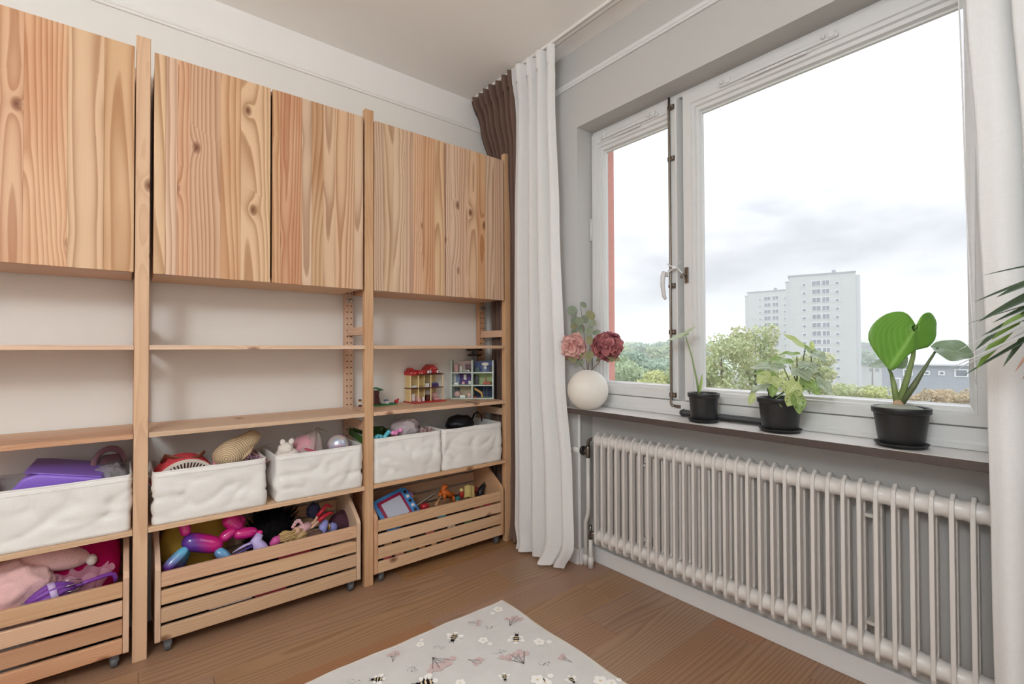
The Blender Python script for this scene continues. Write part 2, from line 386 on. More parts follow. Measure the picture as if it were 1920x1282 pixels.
# ================================================================ stone sill
def stone():
    g = G('sill_stone'); t = g.n('ShaderNodeTexCoord').outputs['Object']
    n1 = g.noise(t, 90, 4, .6).outputs[0]; n2 = g.noise(t, 6, 3).outputs[0]
    col = g.mix(n1, lin((50, 41, 40)), lin((86, 73, 69))); col = g.mix(g.math('MULTIPLY', n2, .3), col, lin((98, 86, 81)))
    g.set(g.b.inputs['Base Color'], col); g.set(g.b.inputs['Roughness'], g.math('MULTIPLY_ADD', n2, .2, .22)); g.b.inputs['Specular IOR Level'].default_value = .6
    return g.m
def stone_top():  # paler stone for the top face, sky light and glare put into its colour
    g = G('sill_skylit_top'); t = g.n('ShaderNodeTexCoord').outputs['Object']; n1 = g.noise(t, 60, 4, .6).outputs[0]
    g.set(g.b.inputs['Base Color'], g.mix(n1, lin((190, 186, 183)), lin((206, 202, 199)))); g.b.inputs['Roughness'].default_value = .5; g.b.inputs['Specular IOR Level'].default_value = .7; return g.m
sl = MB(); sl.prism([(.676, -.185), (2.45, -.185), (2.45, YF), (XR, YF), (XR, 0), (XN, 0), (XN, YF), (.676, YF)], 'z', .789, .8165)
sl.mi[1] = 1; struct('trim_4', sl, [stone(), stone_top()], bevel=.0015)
bpy.data.objects['trim_4'].name = 'window_sill'
# ================================================================ pine shelving
PY = [-2.745, -1.893, -1.040, -.200]     # centre lines of the side frames
PW, PD, XF = .0425, .032, .31            # post width, depth and front plane
bracketM = mat('bracket_zinc', (200, 200, 202), .3, metal=1)
side_labels = ['pine side frame of shelving beyond the leftmost crate', 'tall pine side frame between the big fabric bin and the red fabric bag', 'tall pine side frame in the middle of the shelving, right of the balloon crate', 'pine side frame at the window end, half behind the curtains']
for i, y in enumerate(PY):
    sf = empty('side_frame', (0, 0, 0), 0, side_labels[i], 'shelf frame', 'pine side frames of the shelving')
    sf.location = (.155, y, 0)
    for x0 in (XF-PD, .016):
        MB().box(x0-.155, -PW/2, 0, x0-.155+PD, PW/2, 2.26).build('post', pineZ, sf, center=True, bevel=.0025, seg=2)
    for z in (.135, .725, 1.185, 1.70, 2.15):
        MB().box(.016+PD-.155, -.011, z, XF-PD-.155, .011, z+.041).build('rung', pineX, sf, center=True, bevel=.002)
    h = MB()
    for xx, nx in ((.016+PD, 1), (XF-PD, -1)):
        for dy in (-.0105, .0105):
            z = .10
            while z < 2.2:
                vs = [(xx-.155+nx*.0004, dy+.0036*math.cos(k*math.pi/4), z+.0036*math.sin(k*math.pi/4)) for k in range(8)]
                h.add(vs, [tuple(range(8)) if nx > 0 else tuple(range(7, -1, -1))], False); z += .0318
    tag(h.build('peg_hole', darkM, sf), kind='stuff')
    if i:
        for dy in (-.011, .011):
            b = MB(); b.box(.016+PD-.155, dy-.006, 1.375, .016+PD-.155+.022, dy+.006, 1.378); b.tube([(.016+PD-.155+.004, dy, 1.377), (.016+PD-.155+.004, dy, 1.357)], .0065, 8, flat=.5)
            b.build('shelf_pin', bracketM, sf)
# shelf boards
SEC = [(PY[0], PY[1]), (PY[1], PY[2]), (PY[2], PY[3])]
SZ = [(1.1177, 1.1345), (.7985, .8165), (.4540, .4720)]
names3 = [('bare pine shelf board at eye level above the big fabric bin', 'bare pine shelf board at eye level above the two middle bins', 'pine shelf board at eye level above the toy houses'),
          ('bare knotty pine shelf board just above the purple case', 'bare knotty pine shelf board just above the straw hat', 'pine shelf board that carries the toy houses'),
          ('pine shelf board carrying the big fabric bin', 'pine shelf board carrying the bins with straw hat and shiny ball', 'pine shelf board carrying the two bins by the curtain')]
for k, (z0, z1) in enumerate(SZ):
    for s, (a, b) in enumerate(SEC):
        o = empty('shelf_board', (.16, (a+b)/2, z0), 0, names3[k][s], 'shelf', 'pine shelf boards')
        y0, y1 = a+PW/2+.001-(a+b)/2, b-PW/2-.001-(a+b)/2
        widths = [.062, .075, .055, .068]; x = .012-.16
        for j, wd in enumerate(widths):
            x1 = x+wd if j < 3 else XF+.002-.16
            MB().box(x+.0001, y0, 0, x1-.0001, y1, z1-z0).build('stave', pineY, o, center=True, bevel=.0008); x = x1
# wall cabinets
CAB = [(-2.716, -1.9175, 1.3965, 2.212), (-1.8612, -1.0725, 1.3965, 2.212), (-1.0158, -.2340, 1.3965, 2.212)]
cl = ['pine wall cabinet at the upper left, doors in darker straight grain', 'pine wall cabinet above the balloon crate, knotty right-hand door', 'pine wall cabinet next to the brown curtain']
stv = [[[.075, .115, .06, .09, .05], [.05, .06, .10, .09, .08]], [[.035, .035, .04, .10, .07, .11], [.03, .085, .04, .05, .05, .09, .04]], [[.045, .05, .06, .045, .055, .07, .06], [.03, .05, .06, .06, .05, .06, .07]]]
def cabinet(i, y0, y1, z0, z1):
    o = empty('wall_cabinet', (.15, (y0+y1)/2, z0), 0, cl[i], 'cabinet', 'pine wall cabinets')
    def loc(m): m.v = [(p[0]-.15, p[1]-(y0+y1)/2, p[2]-z0) for p in m.v]; return m
    t = .018
    for q in ((.014, y0+.004, z0+.002, .294, y1-.004, z0+t), (.014, y0+.004, z1-t, .294, y1-.004, z1-.002)): loc(MB().box(*q)).build('panel', pineY, o, center=True, bevel=.001)
    for q in ((.014, y0+.004, z0+t, .294, y0+.004+t, z1-t), (.014, y1-.004-t, z0+t, .294, y1-.004, z1-t), (.014, y0+.022, z0+t, .020, y1-.022, z1-t)): loc(MB().box(*q)).build('side_panel', pineZ, o, center=True, bevel=.001)
    ym = (y0+y1)/2
    for d, (a, c) in enumerate(((y0, ym-.004), (ym+.004, y1))):
        dm = loc(MB().box(.296, a+.001, z0+.001, .302, c-.001, z1-.001)).build('door', pineZ, o)
        ws = stv[i][d]; tot = sum(ws); yy = a
        for wd in ws:
            ny = yy+wd/tot*(c-a)
            loc(MB().box(.302, yy+.00005, z0, .3165, ny-.00005, z1)).build('stave', pineDoor, dm, center=True, bevel=.0004 if yy > a and ny < c-.001 else .0012); yy = ny
    for yy in (y0+.03, y1-.03): loc(MB().box(.282, yy-.02, z0-.0005, .294, yy+.02, z0+.003)).build('hinge_plate', bracketM, o)
    return o
for i, c in enumerate(CAB): cabinet(i, *c)
# slatted toy crates on castors
CR = [(-2.700, -1.923), (-1.850, -1.083), (-1.016, -.240)]
crl = ['slatted pine crate at the left, filled with the pink plush toy', 'slatted pine crate holding the shiny balloon dog and dolls', 'slatted pine crate holding the drawing board, next to the curtain']
def crate(i, y0, y1):
    ym = (y0+y1)/2; o = empty('toy_crate', (.16, ym, 0), 0, crl[i], 'crate', 'slatted pine crates under the shelving')
    def loc(m): m.v = [(p[0]-.16, p[1]-ym, p[2]) for p in m.v]; return m
    zb = .046
    for a in (y0, y1-.0175):
        poly = [(.030, zb), (.312, zb), (.317, zb+.005), (.317, .312), (.300, .330), (.150, .425), (.145, .43), (.030, .43)]
        loc(MB().prism(poly, 'y', a, a+.0175)).build('side_panel', wood('pine_crate_side', 'z', PINE_L, PINE_D, freq=150, knots=.2, contrast=.4, tone=.05), o, center=True, bevel=.002, seg=2)
    for k in range(4):
        z0 = zb+.003+k*.0655
        loc(MB().box(.299, y0+.018, z0, .3155, y1-.018, z0+.0525)).build('front_slat', pineEdge, o, center=True, bevel=.003, seg=2)
    for k in range(6):
        z0 = zb+.003+k*.0655*.97
        loc(MB().box(.030, y0+.018, z0, .044, y1-.018, z0+.0535)).build('back_slat', pineEdge, o, center=True, bevel=.003)
    loc(MB().box(.044, y0+.018, zb+.003, .299, y1-.018, zb+.011)).build('base', pineY, o, center=True)
    for xx in (.29, .06):
        for yy in (y0+.04, y1-.04):
            c = MB(); c.box(xx-.012, yy-.013, .022, xx+.012, yy+.013, zb+.0025); c.lathe([(.016, -.010), (.018, -.007), (.018, .007), (.016, .010)], 14, M=rotm(90, 0, 0, (xx, yy, .0182)))
            loc(c).build('castor', mat('castor_grey', (88, 90, 94), .5), o)
    return o
for i, c in enumerate(CR): crate(i, *c)
# ---- measuring helpers: a photo point met with a known plane of the room gives a place in the room
_C = Vector((2.4972, -1.9382, 1.1181))
def _ray(px, py): return _d+_r*((px-960)/896.0)-_u*((py-641)/896.0)
def onX(px, py, x): v = _ray(px, py); return _C+v*((x-_C.x)/v.x)
def onY(px, py, y): v = _ray(px, py); return _C+v*((y-_C.y)/v.y)
def onZ(px, py, z): v = _ray(px, py); return _C+v*((z-_C.z)/v.z)
from mathutils import noise as _nz
def nz(x, y, z, s=1.0): return _nz.noise(Vector((x*s, y*s, z*s)))
# ================================================================ curtain rail and curtains
rl = empty('curtain_rail', (1.4, -.232, CE), 0, 'long white curtain rail fixed to the ceiling above the window', 'curtain rail')
MB().box(-1.37, -.024, -.014, 1.55, .024, 0).build('rail_body', mat('rail_white', (232, 230, 227), .4), rl, bevel=.002)
for y in (-.013, .013):
    MB().box(-1.369, y-.0009, -.0145, 1.549, y+.0009, -.0139).build('rail_slot', mat('rail_slot', (74, 66, 60), .7), rl)
def cloth(name, rgb, trans, weave=900, alpha=1.0, rough=.85):
    g = G(name); t = g.n('ShaderNodeTexCoord').outputs['Object']; sp = g.n('ShaderNodeSeparateXYZ', {0: t})
    n1 = g.noise(g.n('ShaderNodeCombineXYZ', {0: g.math('MULTIPLY', sp.outputs[0], weave*.5), 1: g.math('MULTIPLY', sp.outputs[1], weave*.5), 2: g.math('MULTIPLY', sp.outputs[2], 40.0)}), 1.0, 2).outputs[0]
    n2 = g.noise(g.n('ShaderNodeCombineXYZ', {0: g.math('MULTIPLY', sp.outputs[0], 30.0), 1: g.math('MULTIPLY', sp.outputs[1], 30.0), 2: g.math('MULTIPLY', sp.outputs[2], weave*.8)}), 1.0, 2).outputs[0]
    f = g.math('MULTIPLY_ADD', g.math('ADD', n1, n2), .5, 0.0); c = lin(rgb)
    col = g.mix(f, tuple(x*.90 for x in c), tuple(min(1, x*1.08) for x in c))
    g.set(g.b.inputs['Base Color'], col); g.b.inputs['Roughness'].default_value = rough; g.b.inputs['Specular IOR Level'].default_value = .15
    g.bump(f, .25, .001)
    last = g.b
    if trans:
        tr = g.n('ShaderNodeBsdfTranslucent'); g.set(tr.inputs[0], col)
        last = g.n('ShaderNodeMixShader', {0: trans, 1: last.outputs[0], 2: tr.outputs[0]})
    if alpha < 1:
        tp = g.n('ShaderNodeBsdfTransparent'); last = g.n('ShaderNodeMixShader', {0: alpha, 1: tp.outputs[0], 2: last.outputs[0]})
    g.L.new(last.outputs[0], g.out.inputs[0]); return g.m
whiteC = cloth('white_linen', (244, 244, 244), .30); brownC = cloth('brown_cotton', (112, 90, 80), .04); sheerC = cloth('sheer_voile', (238, 236, 236), .5, alpha=.55)
def curtain(name, keys, nf, mt, label, amp_top=.022, amp=.028, seed=0, head=True, puddle=.0, nu=None, ph0=0.0):
    """keys: (z, x_left, x_right, y_left, y_right) from the top down; pleats follow one another along the width"""
    keys = sorted(keys, key=lambda k: -k[0]); zt, zb = keys[0][0], keys[-1][0]
    rs = random.Random(seed); ph = [rs.uniform(-.5, .5) for _ in range(nf+3)]; aw = [rs.uniform(.65, 1.25) for _ in range(nf+3)]
    def key(z):
        for a, b in zip(keys, keys[1:]):
            if z <= a[0]+1e-6 and z >= b[0]-1e-6:
                t = (a[0]-z)/max(1e-6, a[0]-b[0]); t = t*t*(3-2*t)
                return [a[i]+(b[i]-a[i])*t for i in range(1, 5)]
        return list(keys[-1][1:])
    NU = nu or nf*18; NV = 70
    def fn(u, v):
        z = zt+(zb-zt)*v; xl, xr, yl, yr = key(z)
        uu = u+.005*math.sin(5*v+3*u*nf+seed)+.018*nz(u*3+seed, v*1.1, seed*.7)
        s = min(max(uu, 0), 1)*nf+ph0; i = int(s) % (nf+1)
        A = (amp_top+(amp-amp_top)*min(1, v*1.6))*(aw[i]*(1-(s-int(s)))+aw[(i+1) % (nf+2)]*(s-int(s)))
        wv = math.sin(2*math.pi*s+ph[0])+.35*math.sin(4*math.pi*s+2.0*v+ph[1]*4)+.25*nz(u*9+seed, v*2.2, 5.1)
        if v < .05: wv = math.copysign(abs(wv)**.6, wv)
        y = yl+(yr-yl)*u+A*wv; x = xl+(xr-xl)*u+A*.45*math.cos(2*math.pi*s+ph[2])
        if puddle and z < .16:
            q = (1-z/.16); y -= puddle*q*q*(.5+.8*nz(u*5, 2.0, seed)+.5*math.sin(9*u+1)); z = z*(1-.35*q)+.006+.022*q*max(0, nz(u*7, 9.0, seed))
        return (x, y, z)
    e = empty(name, ((keys[-1][1]+keys[-1][2])/2, (keys[-1][3]+keys[-1][4])/2, zb), 0, label, 'curtain')
    m = MB().grid(fn, NU, NV); b = e.location; m.v = [(p[0]-b.x, p[1]-b.y, p[2]-b.z) for p in m.v]
    m.build('cloth', mt, e)
    if head:
        hm = MB()
        def hf(u, v):
            p = fn(u, v*.034); k = 1.0012
            s = u*nf+ph0; off = .003+.004*abs(math.sin(2*math.pi*s))
            return (p[0], p[1]-off, p[2])
        hm.grid(hf, NU, 3); hm.v = [(p[0]-b.x, p[1]-b.y, p[2]-b.z) for p in hm.v]; hm.build('heading_tape', mt, e)
    return e
curtain('curtain', [(2.674, .43, .745, -.262, -.232), (2.40, .425, .72, -.235, -.215), (1.8, .39, .735, -.225, -.205), (1.0, .385, .76, -.225, -.20), (.45, .385, .815, -.225, -.205), (.14, .385, .835, -.230, -.215), (0.012, .43, .775, -.215, -.215)], 4, whiteC,
        'white linen curtain hanging in soft folds beside the flower vase', amp_top=.024, amp=.028, seed=3, puddle=.055)
curtain('curtain', [(2.674, .012, .425, -.25, -.25), (2.50, .03, .42, -.20, -.235), (2.26, .06, .41, -.150, -.20), (1.4, .07, .40, -.148, -.165), (.6, .07, .41, -.146, -.165), (0.014, .08, .44, -.146, -.19)], 7, brownC,
        'brown curtain bunched in the corner behind the white curtain', amp_top=.022, amp=.018, seed=11, puddle=.02)
rc = curtain('curtain', [(2.674, 2.245, 2.95, -.235, -.235), (2.05, 2.262, 2.95, -.235, -.24), (1.56, 2.283, 2.95, -.235, -.24), (1.05, 2.296, 2.95, -.235, -.24), (.6, 2.30, 2.95, -.235, -.24), (0.012, 2.303, 2.95, -.235, -.24)], 8, whiteC,
        'white curtain at the right end of the window, behind the palm leaves', amp_top=.03, amp=.034, seed=22, puddle=.03, ph0=.15)
# its sheer leading edge with a stitched hem
def edge(u, v):
    z = 2.60+(1.02-2.60)*v; k = 1-v
    x0 = 2.236+.052*min(1, v*1.0)**.7+.004*math.sin(6*v); return (x0-rc.location.x+u*.055*k+.002, -.214-.004*math.sin(3*u)-rc.location.y, z-rc.location.z)
MB().grid(edge, 6, 40).build('sheer_edge', sheerC, rc)
hm = MB(); hm.tube([(edge(0, v/30)[0], edge(0, v/30)[1], edge(0, v/30)[2]) for v in range(31)], .0055, 6, flat=.3); hm.build('hem', whiteC, rc)

# ================================================================ radiator under the sill
rad = empty('radiator', (1.58, -.085, .137), 0, 'white column radiator of many narrow sections under the window sill', 'radiator')
outer = [(-.040, .02), (-.040, .52), (-.034, .545), (-.012, .562), (.004, .562), (.026, .545), (.034, .52), (.034, .02), (.026, .004), (.006, 0), (-.018, 0), (-.034, .006)]
inner = [(-.014, .085), (-.014, .475), (-.012, .485), (-.006, .490), (0, .490), (.006, .485), (.008, .475), (.008, .085), (.006, .076), (0, .071), (-.006, .071), (-.012, .076)]
m = MB(); n = len(outer); hw = .0058
vs = [(x, y, z) for x in (-hw, hw) for lp in (outer, inner) for y, z in lp]
fs = []
for i in range(n):
    j = (i+1) % n
    fs += [(i, j, n+j, n+i), (2*n+j, 2*n+i, 3*n+i, 3*n+j), (j, i, 2*n+i, 2*n+j), (n+i, n+j, 3*n+j, 3*n+i)]
m.add(vs, fs, False)
sec = m.build('section', radM, rad, bevel=.0042, seg=2)
NS = 33; sec.location = (.902-1.58, 0, 0)
for k in range(1, NS):
    c = sec.copy(); COL.objects.link(c); c.location.x = .902-1.58+k*.0440
for z in (.518, .042):
    h = MB(); pts = []; rr = []
    for k in range(NS):
        x = .902-1.58+k*.044
        pts += [(x-.012, -.004, z), (x, -.004, z), (x+.012, -.004, z), (x+.022, -.004, z)]; rr += [.0295, .031, .0295, .0275]
    h.tube(pts, rr, 16); h.build('header_pipe', radM, rad)
for x in (1.18, 2.03):
    b = MB(); b.box(x-1.58-.013, .036, .03, x-1.58+.013, .0835, .50); b.box(x-1.58-.02, -.012, .10, x-1.58+.013, .036, .112); b.box(x-1.58-.02, -.012, .44, x-1.58+.013, .036, .452)
    b.box(x-1.58-.004, .018, .40, x-1.58+.004, .03, .448); b.box(x-1.58-.004, .018, .06, x-1.58+.004, .03, .108)
    b.build('wall_bracket', mat('bracket_paint', (188, 184, 178), .4), rad, bevel=.001)
def rp_(pts, r, name, m, n=12):
    q = MB().tube([(a-1.58, b+.085, c-.137) for a, b, c in pts], r, n); return q.build(name, m, rad)
rp_([(.898, -.089, .655), (.868, -.089, .655)], .013, 'nipple', radM); rp_([(.872, -.089, .655), (.85, -.089, .654), (.835, -.089, .645), (.829, -.089, .628), (.828, -.089, .612)], .0085, 'valve_elbow', steelM)
rp_([(.828, -.089, .618), (.828, -.089, .606), (.828, -.089, .59), (.828, -.089, .566), (.828, -.089, .556)], [.011, .013, .014, .013, .011], 'valve_body', steelM)
rp_([(.828, -.089, .588), (.812, -.089, .588), (.800, -.089, .588)], [.012, .012, .014], 'valve_neck', steelM)
rp_([(.803, -.089, .588), (.801, -.089, .588), (.789, -.089, .588), (.786, -.089, .588)], [.019, .023, .023, .019], 'valve_ring', blackM, 18)
tv = rp_([(.786, -.089, .588), (.783, -.089, .588), (.745, -.089, .588), (.722, -.089, .588), (.718, -.089, .588)], [.021, .0225, .0225, .020, .015], 'thermostat_head', mat('thermostat_white', (240, 239, 234), .4), 20)
rb = MB()
for k in range(14):
    a = 2*math.pi*k/14; rb.box(-.022, -.0014, .0208, .002, .0014, .0232, M=Matrix.Translation((.74-1.58, -.004, .451)) @ Matrix.Rotation(a, 4, 'X'))
tag(rb.build('grip_slot', mat('grip_slot', (96, 92, 86), .6), rad), kind='stuff')
rp_([(.828, -.089, .558), (.828, -.089, .30), (.824, -.089, .265), (.806, -.085, .225), (.802, -.082, .19), (.802, -.082, .002)], .0105, 'supply_pipe', radM)
rp_([(.898, -.089, .180), (.868, -.089, .180)], .011, 'nipple', radM); rp_([(.872, -.089, .180), (.850, -.089, .178), (.843, -.089, .165), (.843, -.089, .14)], [.009, .011, .011, .010], 'valve_body', steelM); rp_([(.843, -.089, .17), (.843, -.089, .19), (.843, -.089, .215)], [.008, .006, .0085], 'return_valve', steelM)
rp_([(.843, -.089, .145), (.843, -.089, .002)], .0105, 'return_pipe', radM)
for x, y in ((.802, -.082), (.843, -.089)): rp_([(x, y, .055), (x, y, .0005)], [.0145, .0145], 'floor_collar', radM)
rp_([(.898, -.075, .682), (.878, -.075, .684), (.872, -.075, .676), (.872, -.075, .668)], .0045, 'bleed_key', steelM)

# ================================================================ rug with printed bees and blossoms
def rugm():
    g = G('rug_pile'); t = g.n('ShaderNodeTexCoord').outputs['Object']
    n1 = g.noise(t, 700, 2).outputs[0]; n2 = g.noise(t, 9, 4, .6).outputs[0]
    col = g.mix(n2, lin((206, 204, 201)), lin((228, 226, 224))); col = g.mix(g.math('MULTIPLY', n1, .3), col, lin((194, 192, 189)))
    g.set(g.b.inputs['Base Color'], col); g.b.inputs['Roughness'].default_value = .95; g.b.inputs['Sheen Weight'].default_value = .2; g.bump(n1, .4, .002); return g.m
RX0, RX1, RY0, RY1 = .815, 2.25, -2.55, -.640
rug = empty('rug', (RX0, RY1, 0), 0, 'pale grey childrens rug printed with bees and blossoms', 'rug')
def rgf(u, v):
    x = RX0+(RX1-RX0)*u; y = RY1+(RY0-RY1)*v
    if u < .02: x += .0030*math.sin(v*31)+.0015*math.sin(v*77)
    if v < .02: y += .004*math.sin(u*25)
    return (x-RX0, y-RY1, .0065+.0012*nz(x, y, 0, 6))
m = MB().grid(rgf, 60, 80)
ed = [rgf(u/60, 0) for u in range(61)]+[rgf(1, v/80) for v in range(1, 81)]+[rgf(1-u/60, 1) for u in range(1, 61)]+[rgf(0, 1-v/80) for v in range(1, 80)]
m.add([p for q in ed for p in (q, (q[0], q[1], 0))], [(2*i, (2*i+2) % (2*len(ed)), (2*i+3) % (2*len(ed)), 2*i+1) for i in range(len(ed))], False)
m.build('pile', rugm(), rug)
m = MB(); m.tube([(a, b, .005) for a, b, c in ed]+[(ed[0][0], ed[0][1], .005)], .0042, 6, caps=False); m.build('binding', mat('rug_binding', (206, 198, 188), .9), rug)
inkK = mat('print_black', (38, 36, 36), .95, .1); inkW = mat('print_white', (246, 244, 240), .95, .1); inkP = mat('print_pink', (208, 186, 184), .95, .1); inkB = mat('print_brown', (94, 78, 76), .95, .1); inkY = mat('print_cream', (226, 206, 170), .95, .1)
def disc(m, cx, cy, rx, ry, a=0, mi=0, z=.0, n=12):
    ca, sa = math.cos(a), math.sin(a)
    m.add([(cx+rx*math.cos(2*math.pi*k/n)*ca-ry*math.sin(2*math.pi*k/n)*sa, cy+rx*math.cos(2*math.pi*k/n)*sa+ry*math.sin(2*math.pi*k/n)*ca, z) for k in range(n)], [tuple(range(n))], False, mi)
def pl(px, py): p = onZ(px, py, .008); return (p.x-RX0, p.y-RY1)
def place(name, m, px, py, ang, mats, s=1.0):
    x, y = pl(px, py); o = m.build(name, mats, rug); o.location = (x, y, .0082); o.rotation_euler = (0, 0, ang); o.scale = (s, s, 1); return o
def bee():
    m = MB()
    disc(m, .004, .020, .017, .010, .9, 1, .0002); disc(m, .004, -.020, .017, .010, -.9, 1, .0002); disc(m, -.012, .015, .012, .007, 2.0, 1, .0002); disc(m, -.012, -.015, .012, .007, -2.0, 1, .0002)
    disc(m, 0, 0, .024, .0115, 0, 0, .0004); disc(m, .0215, 0, .008, .0095, 0, 1, .0006); disc(m, .009, 0, .0028, .0112, 0, 2, .0006); disc(m, -.004, 0, .0028, .0114, 0, 2, .0006); disc(m, -.015, 0, .0022, .0085, 0, 2, .0006); disc(m, -.026, 0, .007, .0075, 0, 0, .0005)
    for s in (1, -1):
        disc(m, -.037, s*.006, .007, .0010, s*-.5+math.pi, 0, .0004, 6); disc(m, -.008, s*.014, .006, .0011, s*1.2, 0, .0004, 6); disc(m, .002, s*.014, .006, .0011, s*1.5, 0, .0004, 6)
    return m
for px, py, a, s in ((852, 1193, 2.3, 1.0), (968, 1198, -.75, 1.0), (710, 1273, 1.0, .8), (801, 1279, 1.2, 1.25), (946, 1268, 2.6, .62), (1071, 1273, 2.9, .62)):
    place('bee', bee(), px, py, a, [inkK, inkW, inkY], s)
def blossom(n=5, sub=True):
    m = MB()
    for k in range(n):
        a = 2*math.pi*k/n+.3; disc(m, .012*math.cos(a), .012*math.sin(a), .0085, .0085, 0, 0, .0002+k*.00003)
    disc(m, 0, 0, .004, .004, 0, 1, .0005, 8)
    if sub:
        for k in range(5):
            a = 2*math.pi*k/5; disc(m, .034+.006*math.cos(a), -.004+.006*math.sin(a), .0045, .0045, 0, 0, .0002+k*.00003)
    return m
for px, py, a, s in ((934, 1142, -1.2, 1.1), (788, 1208, 2.6, .8), (906, 1200, .3, 1.0), (1011, 1203, 1.0, 1.1), (863, 1280, .5, .9), (1008, 1274, .4, 1.25), (1022, 1279, 2.0, 1.1), (1126, 1276, .2, 1.25), (1147, 1280, 1.5, .9)):
    place('blossom', blossom(), px, py, a, [inkW, inkY], s)
def sprig(nb, seed):
    rs = random.Random(seed); m = MB()
    def ln(x0, y0, x1, y1, w):
        dx, dy = x1-x0, y1-y0; l = math.hypot(dx, dy); ox, oy = -dy/l*w, dx/l*w
        m.add([(x0+ox, y0+oy, .0006), (x0-ox, y0-oy, .0006), (x1-ox*.5, y1-oy*.5, .0006), (x1+ox*.5, y1+oy*.5, .0006)], [(0, 1, 2, 3)], False, 1)
    for k in range(nb):
        a = (k-(nb-1)/2)*.55+rs.uniform(-.1, .1); l = rs.uniform(.03, .05); x, y = l*math.cos(a), l*math.sin(a); ln(-.02, 0, x, y, .0010)
        for q in range(3):
            disc(m, x+rs.uniform(-.014, .012), y+rs.uniform(-.014, .014), .011, .010, 0, 0, .0001+.00004*(k*3+q))
        for q in (.5, .75): ln(-.02+(x+.02)*q, y*q, -.02+(x+.02)*q+.010, y*q+rs.choice((-1, 1))*.010, .0007)
    return m
for i, (px, py, a, nb, s) in enumerate(((883, 1167, .8, 2, .7), (958, 1168, 2.2, 3, .95), (737, 1236, 2.6, 2, .75), (818, 1238, .1, 4, 1.1), (885, 1238, .6, 2, .75), (976, 1237, 3.0, 4, 1.15), (1066, 1238, 3.3, 2, .75))):
    place('blossom_sprig', sprig(nb, i), px, py, a, [inkP, inkB], s)
def dots(seed):
    rs = random.Random(seed); m = MB()
    for k in range(22): disc(m, rs.uniform(-.022, .022), rs.uniform(-.013, .013), .0013, .0013, 0, 0, .0002, 6)
    return m
for i, (px, py) in enumerate(((914, 1176), (824, 1212), (938, 1222), (771, 1254), (1020, 1243), (664, 1279))):
    tag(place('speckle', dots(i), px, py, .7, inkK), kind='stuff')
# ================================================================ plants and vase on the sill
SZT = .8166
ceram = mat('stoneware', (226, 222, 214), .75, .3, var=.03, vscale=40, bump=.12, bscale=400)
vs_ = empty('vase', (.882, -.148, SZT), 0, 'round off-white stoneware vase at the left end of the window sill', 'vase')
pr = [(.0, .002), (.040, .0), (.0435, .001)]
for k in range(1, 24):
    t = -math.pi/2+.46+(math.pi-.46-.18)*k/23; pr.append((.101*math.cos(t)+.0, .0935+.1005*math.sin(t)))
pr += [(.0165, .1925), (.0145, .1935), (.013, .190), (.012, .165)]
MB().lathe(pr, 40, ends=False).build('body', ceram, vs_)
MB().lathe([(.0, .167), (.0122, .167)], 20, ends=False).build('mouth', darkM, vs_)
def petal_mat(name, c1, c2, c3):
    g = G(name); t = g.n('ShaderNodeTexCoord').outputs['Object']
    n1 = g.noise(t, 60, 3).outputs[0]; n2 = g.noise(t, 14, 2).outputs[0]
    col = g.mix(g.math('MULTIPLY_ADD', n1, 2.2, -.6, True), lin(c1), lin(c2)); col = g.mix(g.math('MULTIPLY_ADD', n2, 2.4, -.8, True), col, lin(c3))
    g.set(g.b.inputs['Base Color'], col); g.b.inputs['Roughness'].default_value = .8
    tr = g.n('ShaderNodeBsdfTranslucent'); g.set(tr.inputs[0], col); ms = g.n('ShaderNodeMixShader', {0: .25, 1: g.b.outputs[0], 2: tr.outputs[0]}); g.L.new(ms.outputs[0], g.out.inputs[0]); return g.m
def frame_of(nrm, up=(0, 0, 1)):
    n = Vector(nrm).normalized(); a = Vector(up)
    if abs(a.dot(n)) > .95: a = Vector((1, 0, 0))
    x = a.cross(n).normalized(); return x, n.cross(x), n
def bloom(c, r, seed, np_=150):
    """hydrangea head: cupped ruffled petals all over a ball"""
    m = MB(); rs = random.Random(seed)
    for k in range(np_):
        z = 1-2*(k+.5)/np_; a = k*2.39996+rs.uniform(-.2, .2); q = math.sqrt(1-z*z); nrm = Vector((q*math.cos(a), q*math.sin(a), z))
        nrm = (nrm+Vector((rs.uniform(-.45, .45), rs.uniform(-.45, .45), rs.uniform(-.45, .45)))).normalized()
        x, y, n = frame_of(nrm); th = rs.uniform(0, 6.28); x, y = x*math.cos(th)+y*math.sin(th), y*math.cos(th)-x*math.sin(th)
        ctr = Vector(c)+Vector((q*math.cos(a), q*math.sin(a), z))*r*rs.uniform(.70, .92); s = r*rs.uniform(.26, .40); cup = rs.uniform(.25, .6)
        vs = []
        for i in range(4):
            for j in range(4):
                u, v = i/3-.5, j/3-.5; w = 1-.35*abs(v)*2*(1 if i in (0, 3) else .2)
                h = cup*(u*u+v*v)*1.6+.10*math.sin(9*u+seed+k)*abs(v)
                vs.append(ctr+x*(u*2*s*w)+y*(v*2*s*w)+n*(h*s*1.3))
        m.add(vs, [(i*4+j, i*4+j+1, (i+1)*4+j+1, (i+1)*4+j) for i in range(3) for j in range(3)], True)
    m.ball(c, r*.62, 12, 8)
    return m
stemM = mat('flower_stem', (112, 92, 82), .7, var=.2, vscale=80)
eucM = mat('eucalyptus_leaf', (142, 154, 132), .7, var=.22, vscale=35, trans=.25); eucM2 = mat('olive_leaf', (152, 152, 112), .7, var=.2, vscale=35, trans=.25)
mouth = Vector((.882, -.148, SZT+.182))
def rel(o, v): return tuple(Vector(v)-o.location)
